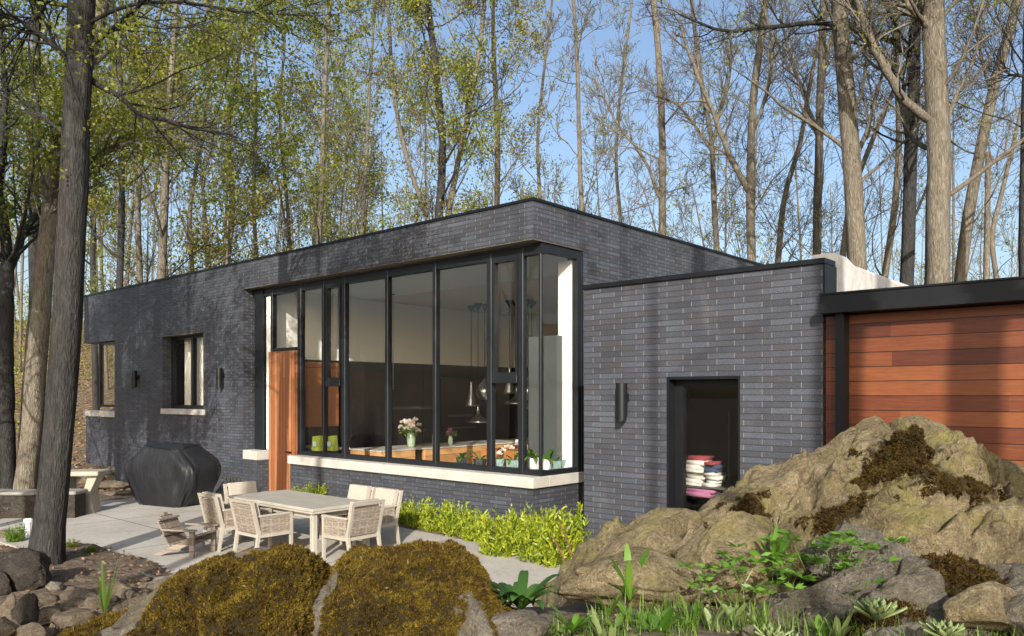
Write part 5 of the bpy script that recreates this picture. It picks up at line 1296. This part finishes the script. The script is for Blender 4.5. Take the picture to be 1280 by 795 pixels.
# ------------------------------------------------------------------ trees
def spline(pts, n):
    pts = np.asarray(pts, float)
    if len(pts) < 3: t = np.linspace(0, 1, n)[:, None]; return pts[0]*(1-t)+pts[-1]*t
    d = np.concatenate([[0], np.cumsum(np.linalg.norm(np.diff(pts, axis=0), axis=1))]); d /= d[-1]
    t = np.linspace(0, 1, n); out = np.zeros((n, pts.shape[1]))
    tan = np.gradient(pts, d, axis=0)
    for i, q in enumerate(t):
        k = min(np.searchsorted(d, q, 'right')-1, len(pts)-2); h = d[k+1]-d[k]; u = (q-d[k])/h
        out[i] = (2*u**3-3*u**2+1)*pts[k]+(u**3-2*u**2+u)*h*tan[k]+(-2*u**3+3*u**2)*pts[k+1]+(u**3-u**2)*h*tan[k+1]
    return out
class Tree:
    def __init__(s, seed, rmin): s.rng = np.random.default_rng(seed); s.w = NM(); s.tips = []; s.rmin = rmin; s.nb = 0
    def limb(s, p, d, L, r, lv, mx, kids, up=.12, wig=.16, tipr=.25):
        rng = s.rng; n = (9, 8, 6, 5, 4, 3)[lv]; pts = [p]; d = d/np.linalg.norm(d)
        for i in range(n-1):
            d = d+rng.normal(size=3)*wig+np.array([0, 0, up]); d /= np.linalg.norm(d); pts.append(pts[-1]+d*L/(n-1))
        pts = np.array(pts); r = max(r, s.rmin); rr_ = np.linspace(r, max(r*tipr, s.rmin*.7), n)
        V, Fc = tube_np(pts, rr_, (8, 6, 5, 4, 3, 3)[lv]); s.w.add(V, Fc); s.nb += 1
        if lv >= mx-1: s.tips.append(pts[1:])
        if lv < mx:
            K = kids[min(lv, len(kids)-1)]; K = max(1, int(round(K*rng.uniform(.75, 1.25))))
            for t in np.sort(rng.uniform(.2, 1.0, K)):
                i = min(int(t*(n-1)), n-2); u = t*(n-1)-i; q = pts[i]*(1-u)+pts[i+1]*u; tg = pts[i+1]-pts[i]; tg /= np.linalg.norm(tg)
                sd = rng.normal(size=3); sd -= tg*sd.dot(tg); sd /= np.linalg.norm(sd); a = rng.uniform(.45, 1.05)
                s.limb(q, tg*math.cos(a)+sd*math.sin(a), L*rng.uniform(.38, .62)*(1.15-.5*t), (r+(rr_[-1]-r)*t)*rng.uniform(.4, .6), lv+1, mx, kids, up, wig*1.1, tipr)
    def stem(s, pts, rad, nlimb, z0, Lf, mx, kids, n=26, sides=14, up=.10, side=None, lr=.38, flare=True):
        P_ = spline(pts, n); t = np.linspace(0, 1, n); R_ = np.interp(t, np.linspace(0, 1, len(rad)), rad)
        wv = s.rng.normal(size=(n, 3))*R_[:, None]*.05; P_ = P_+wv
        if flare: R_ = R_*(1+.28*np.exp(-(P_[:, 2]-P_[0, 2])/.25))
        V, Fc = tube_np(P_, R_, sides)
        f = 1+.07*np.sin(np.arange(len(V)) % sides*2.6+np.repeat(P_[:, 2], sides)*.7); ctr = np.repeat(P_, sides, 0); V = ctr+(V-ctr)*f[:, None]
        s.w.add(V, Fc)
        zt_ = P_[-1, 2]
        for k in range(nlimb):
            z = z0+(zt_-z0)*((k+s.rng.random())/nlimb)**.9; i = int(np.clip(np.searchsorted(P_[:, 2], z), 1, n-1)); q = P_[i-1]+(P_[i]-P_[i-1])*np.clip((z-P_[i-1, 2])/(P_[i, 2]-P_[i-1, 2]+1e-6), 0, 1)
            a = k*2.4+s.rng.uniform(-.6, .6); el = s.rng.uniform(.25, 1.0); d = np.array([math.cos(a)*math.cos(el), math.sin(a)*math.cos(el), math.sin(el)])
            fr = (z-z0)/(zt_-z0+1e-6); L = Lf*(1.1-.55*fr)*s.rng.uniform(.7, 1.2)
            s.limb(q, d, L, R_[i]*lr*s.rng.uniform(.6, 1.1), 1, mx, kids, up)
        return P_, R_
    def leaves(s, N, size, spread=.25, zlo=-9, droop=-.2):
        T = np.concatenate(s.tips); rng = s.rng; T = T[T[:, 2] > zlo]
        w = np.array([max(0, .15+mnoise.noise(Vector(tuple(p*.45)))) for p in T]); w /= w.sum()
        N = int(N); K_ = 6; ci = rng.choice(len(T), N//K_+1, p=w); cc = T[ci]+rng.normal(size=(len(ci), 3))*spread*.8; c = np.repeat(cc, K_, 0)[:N]+rng.normal(size=(N, 3))*size*.9; d = rng.normal(size=(N, 3)); d[:, 2] += droop
        V, Fc = quads_at(c, d, size*rng.uniform(.5, .9, N), size*rng.uniform(.6, 1.3, N), rng, .1); return V, Fc
    def make(s, name, lab, base, bark, leafmat=None, N=0, size=.1, spread=.25, grp=None, cat='tree', zlo=-9):
        o = thing(name, lab, cat, base, 0, grp); b = np.array(base, float)
        s.w.build('trunk', M[bark], o, True, off=b)
        if N: V, Fc = s.leaves(N, size, spread, zlo); mesh_obj('crown', V-b, Fc, M[leafmat], o)
        return o

def tree(lab, Y, path, w, limbs=(), seed=0, bark='bark', leaf=None, N=0, size=.10, nl=9, z0=None, Lf=5.0, mx=4, kids=(5, 5, 4), ext=7, name='tree', jit=.8, grp=None, spread=.22, rmin=None, lr=.38, up=.10, sides=12):
    """path: (px, y) points of the trunk as seen, at distance Y; it is continued down to the ground and up out of view"""
    T = Tree(seed, rmin if rmin else .0045*Y/14)
    pts = [P(px, y, Y) for px, y in path]
    dn = pts[0]-pts[1] if len(pts) > 1 else np.array([0, 0, -1.]); g = gz(pts[0][0], Y)
    if pts[0][2] > g+.3:
        k = pts[0][2]-g; pts = [np.array([pts[0][0]+np.clip(dn[0]/abs(dn[2]+1e-6), -.15, .15)*k*.7, Y, g-.1])]+pts
    else: pts[0][2] = g-.1
    rad = [w[0]/2/F*Y]*2+list(np.linspace(w[0], w[-1], max(2, len(path)))/2/F*Y)[1:]
    if ext:
        d = pts[-1]-pts[-2]; d /= np.linalg.norm(d); pts.append(pts[-1]+d*ext+np.array([T.rng.normal()*.5, T.rng.normal()*.5, 0])); rad.append(max(rad[-1]*.35, T.rmin*2))
    rad = np.interp(np.linspace(0, 1, len(pts)), np.linspace(0, 1, len(rad)), rad)
    zz = z0 if z0 is not None else g+5
    T.stem(pts, rad, nl, zz, Lf, mx, kids, sides=sides, lr=lr, up=up)
    for lp, lw, dy in limbs:
        q = np.array([P(px, y, Y+dy*i/(len(lp)-1)) for i, (px, y) in enumerate(lp)]); n = 14; S_ = spline(q, n); R_ = np.linspace(lw[0], lw[1], n)/2/F*Y
        S_[1:] += T.rng.normal(size=(n-1, 3))*R_[1:, None]*.22
        V, Fc = tube_np(S_, R_, 8); T.w.add(V, Fc)
        for i in range(3, n):
            for _ in range(2 if T.rng.random() < .6 else 1):
                tg = S_[i]-S_[i-1]; tg /= np.linalg.norm(tg); sd = T.rng.normal(size=3); sd -= tg*sd.dot(tg); sd /= np.linalg.norm(sd); a = T.rng.uniform(.4, .95)
                T.limb(S_[i], tg*math.cos(a)+sd*math.sin(a), Lf*T.rng.uniform(.18, .42), R_[i]*T.rng.uniform(.35, .6), 2, mx, kids, up*.6)
    return T.make(name, lab, (pts[0][0], Y, g), bark, leaf, N, size, spread, grp)

# foreground tree
tree('big dark straight trunk at the left in front of the patio', 10.35, [(56, 690), (67, 600), (81, 450), (89, 300), (95, 150), (102, 20), (104, -60)], (34, 26), name='tree', bark='bark_dark', seed=1, leaf='leaf', N=20000, size=.055, nl=13, z0=7.6, Lf=4.2, kids=(4, 4, 3), lr=.22, sides=24, ext=6,
     limbs=[([(92, 82), (70, 60), (44, 38), (20, 24), (-8, 16)], (8, 4), -.6), ([(104, 92), (125, 108), (150, 120), (172, 142), (205, 150), (240, 160), (290, 168)], (8, 3), .9), ([(100, 8), (78, 6), (58, 4), (50, 16), (40, 26)], (7, 5), -.3), ([(108, 60), (160, 20), (210, -30)], (6, 3), -1.0), ([(92, 180), (60, 150), (20, 120), (-20, 70)], (4, 2), .6), ([(102, -20), (160, -75), (235, -110), (330, -105), (420, -120)], (9, 3), .3), ([(102, -30), (140, -110), (210, -170), (300, -190)], (9, 3), -.4), ([(110, 30), (150, 10), (220, 2), (300, 14), (390, 20)], (5, 2), -.9)], spread=.2)
# trees left
tree('pale grey forked trunk at the left edge of the photo', 19, [(8, 618), (6, 480), (10, 330)], (22, 15), seed=2, bark='bark_dark', leaf='leaf_dark', N=5000, size=.10, nl=6, z0=9, ext=0, Lf=3.2,  # dark bark puts the shade on this trunk into its colour
     limbs=[([(10, 330), (6, 290), (-2, 240), (2, 180), (6, 110), (0, 20)], (14, 5), .5), ([(12, 335), (22, 310), (36, 285), (55, 255), (80, 235), (120, 205)], (11, 5), 1.5)])
tree('sunlit brown leaning trunk between the big dark trunk and the left edge', 17.5, [(30, 612), (44, 480), (54, 360), (66, 240), (78, 150), (104, 90), (122, 30), (132, -20)], (24, 12), bark='bark_brown', seed=3, leaf='leaf', N=6500, size=.09, nl=8, z0=8, Lf=3.6,
     limbs=[([(62, 280), (85, 238), (108, 205), (150, 183), (185, 166), (214, 160)], (11, 4), .8), ([(150, 183), (180, 172), (215, 172), (250, 178)], (5, 2), .8), ([(50, 330), (60, 250), (70, 200), (85, 140)], (9, 5), -.6)])
tree('thin dark trunk between the two leaning trunks at the left', 23, [(28, 610), (34, 500), (44, 380), (42, 250), (46, 100)], (15, 7), bark='bark_dark', seed=4, leaf='leaf_dark', N=5500, size=.11, nl=8, z0=7)
left = [((150, 360), (152, 260), (152, 180), (148, 60), 11, 30, 'thin dark trunk above the left end of the house roof', 'bark_dark', 5), ((175, 350), (172, 260), (178, 180), (190, 60), 10, 33, 'slightly curved brown trunk a little right of the roof end', 'bark', 6),
        ((202, 345), (206, 250), (208, 180), (216, 70), 14, 29, 'pale sunlit trunk forking above the far end of the roof', 'bark', 7), ((240, 335), (236, 280), (244, 220), (262, 100), 8, 38, 'thin trunk right of the pale forked trunk at the left', 'bark', 8),
        ((120, 600), (118, 420), (116, 300), (122, 150), 9, 38, 'slim trunk seen past the far left corner of the house', 'bark_dark', 9), ((320, 320), (317, 250), (320, 150), (316, 40), 7, 44, 'slender upright trunk above the left end of the big window', 'bark', 10),
        ((285, 325), (292, 250), (286, 170), (300, 60), 8, 40, 'slender leaning trunk over the roof left of the big window', 'bark', 11), ((362, 300), (358, 240), (350, 150), (356, 40), 6, 48, 'thin far trunk behind the roof over the wooden door', 'bark', 28)]
for a, b_, c, d, w, Y, lab, bk, sd in left:
    tree(lab, Y, [a, b_, c, d], (w*.85, w*.42), seed=sd, bark=bk, leaf=('leaf', 'leaf_dark', 'leaf_gold')[sd % 3], N=6500, size=.14, nl=13, z0=4.5, Lf=5.2, ext=6, spread=.35)
# trees behind the middle of the roof
mid = [((398, 310), (402, 240), (404, 160), (410, 40), 9, 34, 'pale slender trunk with upswept limbs left of the leafy group', 'bark', 12, 3200, 'leaf'), ((452, 300), (458, 200), (462, 110), (470, 0), 6, 40, 'thin trunk left of the dark forked group behind the roof', 'bark', 13, 8500, 'leaf_gold'),
       ((548, 285), (553, 190), (546, 100), (534, -10), 14, 32, 'dark sturdy trunk of the leafy group above the middle of the roof', 'bark_dark', 14, 9500, 'leaf'), ((558, 285), (572, 205), (588, 130), (604, 20), 10, 32.6, 'leaning trunk branching right from the foot of the sturdy dark trunk', 'bark', 15, 6500, 'leaf_gold'),
       ((540, 288), (512, 210), (494, 130), (486, 20), 8, 33, 'slim trunk leaning left beside the sturdy dark trunk', 'bark', 16, 5500, 'leaf'), ((621, 265), (622, 170), (618, 80), (616, -10), 10, 36, 'straight leafy trunk above the brick corner', 'bark', 17, 8500, 'leaf_gold'),
       ((676, 265), (672, 180), (680, 90), (690, 0), 6, 42, 'thin nearly bare trunk directly above the brick corner', 'bark', 18, 1700, 'leaf'), ((728, 290), (724, 180), (722, 90), (716, -10), 8, 38, 'bare trunk right of the brick corner with fine upright branches', 'bark', 19, 1500, 'leaf'),
       ((778, 300), (770, 200), (776, 110), (790, 0), 6, 44, 'thin pale trunk among bare branches over the side wall', 'bark', 20, 800, 'leaf')]
for a, b_, c, d, w, Y, lab, bk, sd, N, lf in mid:
    tree(lab, Y, [a, b_, c, d], (w*.88, w*.48), seed=sd, bark=bk, leaf=lf, N=int(N*.85), size=.115, nl=14, z0=5.5, Lf=4.6, ext=6, spread=.33, up=.16)
# trees on the right
right = [(30, [(828, 300), (828, 190), (824, 80), (815, -20)], (10, 7), [([(826, 250), (800, 190), (775, 160), (745, 100)], (5, 2), 1)], 'sunlit bare trunk rising over the middle of the side wall', 'bark_brown', 31, 500),
         (27, [(896, 320), (892, 240), (890, 180), (878, 110)], (8, 5), [([(890, 190), (870, 160), (845, 130), (820, 120)], (4, 2), 1), ([(890, 180), (900, 140), (912, 100), (914, 50)], (5, 2), 0)], 'short forked grey trunk left of the tall sunlit one over the side wall', 'bark', 32, 400),
         (25, [(940, 330), (938, 250), (942, 120), (955, 20), (960, -20)], (12, 7), [([(936, 240), (915, 200), (895, 150), (870, 90), (850, 30)], (8, 4), .8), ([(940, 170), (960, 110), (965, 50), (950, 0)], (5, 3), -.5)], 'tall pale trunk above the near end of the side wall roof', 'bark', 33, 900),
         (29, [(972, 330), (982, 240), (1000, 180), (1010, 120)], (9, 4), [], 'slim broken trunk leaning right behind the brick wing', 'bark_brown', 34, 500),
         (26, [(1020, 325), (1023, 200), (1027, 80), (1030, -20)], (11, 8), [([(1022, 170), (1005, 120), (985, 60), (975, 20)], (6, 3), .5), ([(1026, 120), (1035, 60), (1048, 20)], (6, 3), 0)], 'straight thin grey trunk left of the thick sunlit trunk', 'bark', 35, 700),
         (19, [(1072, 345), (1064, 200), (1056, 100), (1050, 20), (1046, -50)], (24, 17), [([(1062, 210), (1085, 160), (1100, 100), (1118, 60)], (7, 3), 1)], 'thick sunlit trunk rising from behind the white roof upstand', 'bark', 36, 1200),
         (23, [(1052, 330), (1066, 240), (1085, 190), (1105, 140)], (9, 4), [], 'thin trunk leaning right across the foot of the thick sunlit trunk', 'bark_brown', 37, 300),
         (20, [(1134, 360), (1138, 200), (1142, 90), (1148, -30)], (17, 12), [([(1136, 70), (1110, 48), (1080, 40), (1030, 28), (960, 34), (900, 38), (850, 18)], (9, 3), .4), ([(1136, 180), (1125, 120), (1100, 70), (1085, 10)], (8, 5), -.6)], 'dark trunk with one long branch arching far to the left', 'bark_dark', 38, 1600),
         (17.5, [(1172, 360), (1172, 180), (1168, 60), (1166, -60)], (29, 24), [([(1162, 150), (1140, 135), (1118, 105), (1092, 60), (1068, -10)], (11, 8), -.4), ([(1166, 40), (1146, 18), (1120, -10)], (11, 7), -.3), ([(1174, 190), (1195, 120), (1215, 80), (1230, 10)], (6, 3), .6)], 'thickest trunk at the right with a heavy limb forking up to the left', 'bark', 39, 1900),
         (21, [(1200, 355), (1215, 240), (1238, 130), (1262, 40), (1280, -30)], (15, 10), [([(1240, 125), (1225, 60), (1215, 0)], (5, 2), 0)], 'long thin trunk leaning to the right beside the thickest trunk', 'bark', 40, 700),
         (24, [(1233, 350), (1235, 190)], (8, 6), [], 'short dead snag standing between the leaning trunks at the right', 'bark_brown', 41, 0),
         (28, [(1106, 345), (1118, 260), (1124, 170), (1120, 60)], (9, 6), [], 'slim pale trunk between the thick sunlit trunk and the dark one', 'bark', 42, 500),
         (30, [(1246, 350), (1240, 290), (1250, 250), (1262, 200)], (7, 4), [], 'small crooked trunk low behind the wooden wing', 'bark', 43, 500),
         (18, [(1281, 352), (1281, 250), (1283, 150), (1288, 0)], (14, 11), [([(1280, 95), (1262, 92), (1256, 85)], (5, 2), 0)], 'dark trunk cut by the right edge of the photo', 'bark_dark', 44, 1300)]
for Y, path, w, limbs, lab, bk, sd, N in right:
    dead = 'snag' in lab
    tree(lab, Y, path, w, limbs, seed=sd, bark=bk, leaf='leaf', N=N*2, size=.06, nl=0 if dead else 13, z0=4.0 if Y > 22 else 6.5, Lf=4.1, ext=0 if dead else 6, up=.10, rmin=.0048*Y/20, lr=.26, kids=(6, 6, 5))

# trees standing behind the photographer: they throw the long shadows
def shadow_tree(lab, X, Y, r, seed, lean=0, N=0, H=22, nl=8, z0=9, Lf=4.5, size=.13):
    T = Tree(seed, .012); g = gz(X, Y); T.stem([(X, Y, g-.1), (X+lean*.5, Y, g+H*.5), (X+lean, Y, g+H)], [r, r*.8, r*.35], nl, z0, Lf, 4, (4, 4, 3), lr=.3)
    return T.make('tree', lab, (X, Y, g), 'bark', 'leaf_dark', N, size, .4)
shadow_tree('tall trunk close behind the camera on the right', 2.78, -4.0, .25, 60, nl=6, z0=13, N=500)
shadow_tree('leaning tall trunk further right behind the camera', 3.45, -5.5, .22, 61, lean=.8, nl=6, z0=14, N=600)
shadow_tree('tall leafy tree in front of the far brick wall left of the photo', -10.8, 9.5, .16, 62, N=9000, nl=14, z0=4.2, Lf=3.6, H=10.5, size=.085)
shadow_tree('second leafy tree further left beyond the pond', -13.6, 12.0, .16, 63, N=9000, nl=13, z0=4, Lf=3.4, H=10.5, size=.085, lean=.8)
shadow_tree('leafy tree left of the camera', -9.6, 3.5, .15, 64, N=12000, nl=13, z0=7, Lf=3.6, H=15, size=.09)
shadow_tree('slim leafy tree behind the camera', -5.4, -4.0, .13, 65, N=3000, nl=9, z0=9.5, Lf=3, H=15)
shadow_tree('slim tree with a thin crown behind the camera', .6, -10.0, .055, 66, N=900, nl=9, z0=10, Lf=4.5, H=20)
shadow_tree('leafy tree at the far left of the garden', -13.2, 5.5, .20, 67, N=9000, nl=13, z0=4.5, Lf=4, H=12)

# the wood beyond
def far_wood(name, lab, N, xr, yr, seed, leafN, leafmat, bark, cond, lo=4, size=.2):
    T = Tree(seed, .014); rng = T.rng; k = 0
    while k < N:
        Y = rng.uniform(*yr); px = rng.uniform(*xr); X = (px-640)/F*Y
        if not cond(X, Y): continue
        k += 1; g = gz(X, Y); H = rng.uniform(15, 24); r = rng.uniform(.09, .20); le = rng.normal()*1.5
        r *= .6; T.stem([(X, Y, g-.2), (X+le*.4, Y, g+H*.5), (X+le, Y, g+H)], [r, r*.75, r*.25], 9, g+lo, 4.4, 3, (5, 4), n=12, sides=6, up=.16, flare=False, lr=.35)
    o = T.make(name, lab, (0, (yr[0]+yr[1])/2, 0), bark, leafmat, leafN, size, .55, None, 'woodland'); o['kind'] = 'stuff'
    for c in o.children: c['kind'] = 'stuff'
far_wood('distant_wood', 'dense spring wood of many slim trunks on the slope behind the house at the left', 44, (-60, 420), (42, 78), 80, 25000, 'leaf', 'bark', lambda X, Y: True, 3)
far_wood('distant_wood', 'light green wood in the distance behind the middle of the roof', 18, (380, 700), (46, 80), 81, 15000, 'leaf', 'bark', lambda X, Y: True, 4)
far_wood('distant_wood', 'bare distant wood behind the right half of the roof', 36, (680, 1330), (42, 85), 82, 5000, 'leaf', 'bark', lambda X, Y: True, 4)
def understory(lab, N, xr, yr, seed, mat, size):
    rng = np.random.default_rng(seed); px = rng.uniform(*xr, N); Y = rng.uniform(*yr, N); X = (px-640)/F*Y
    den = np.array([mnoise.noise(Vector((a*.3, b_*.3, 1))) for a, b_ in zip(X, Y)]); k = den > .0; X, Y = X[k], Y[k]; n = len(X)
    z = ground_h(X, Y)+rng.random(n)**1.5*3.2; V, Fc = quads_at(np.stack([X, Y, z], 1), rng.normal(size=(n, 3)), size*.7, size, rng); o = mesh_obj('undergrowth', V, Fc, M[mat]); props(o, lab, 'undergrowth', None, 'stuff')
understory('low green undergrowth on the wooded slope at the far left', 22000, (-40, 330), (34, 70), 90, 'leaf', .16)

# ------------------------------------------------------------------ camera, sky, sun
cam = bpy.data.cameras.new('camera'); co = bpy.data.objects.new('camera', cam); COL.objects.link(co)
co.location = (0, 0, CAMZ); co.rotation_euler = (math.radians(90), 0, 0)
cam.sensor_width = 36; cam.lens = F/1280*36; cam.shift_y = (HY-397.5)/1280; cam.clip_end = 3000; cam.clip_start = .05
C.camera = co
sd = Vector((-.06, -1, .43)).normalized()
el = math.asin(sd.z); az = math.atan2(sd.x, sd.y)
sun = bpy.data.lights.new('sun', 'SUN'); sun.energy = 5.0; sun.angle = math.radians(.4); sun.color = (1, .93, .83)
so = bpy.data.objects.new('sun', sun); COL.objects.link(so); so.rotation_euler = (-sd).to_track_quat('-Z', 'Y').to_euler(); so.location = (0, -20, 30)
w = bpy.data.worlds.new('World'); C.world = w; w.use_nodes = True; nt = w.node_tree; bg = nt.nodes['Background']
sky = nt.nodes.new('ShaderNodeTexSky'); sky.sky_type = 'NISHITA'; sky.sun_disc = False; sky.sun_elevation = el; sky.sun_rotation = az; sky.altitude = 200; sky.air_density = 1.0; sky.dust_density = 4.0; sky.ozone_density = 1.5
nt.links.new(sky.outputs[0], bg.inputs[0]); bg.inputs[1].default_value = .145
C.view_settings.view_transform = 'Standard'; C.view_settings.look = 'None'; C.view_settings.exposure = 0.6; C.view_settings.gamma = 1; C.view_settings.use_curve_mapping = False
C.cycles.use_denoising = True; C.cycles.max_bounces = 8; C.cycles.transparent_max_bounces = 12; C.cycles.diffuse_bounces = 4
C.cycles.sample_clamp_indirect = 6
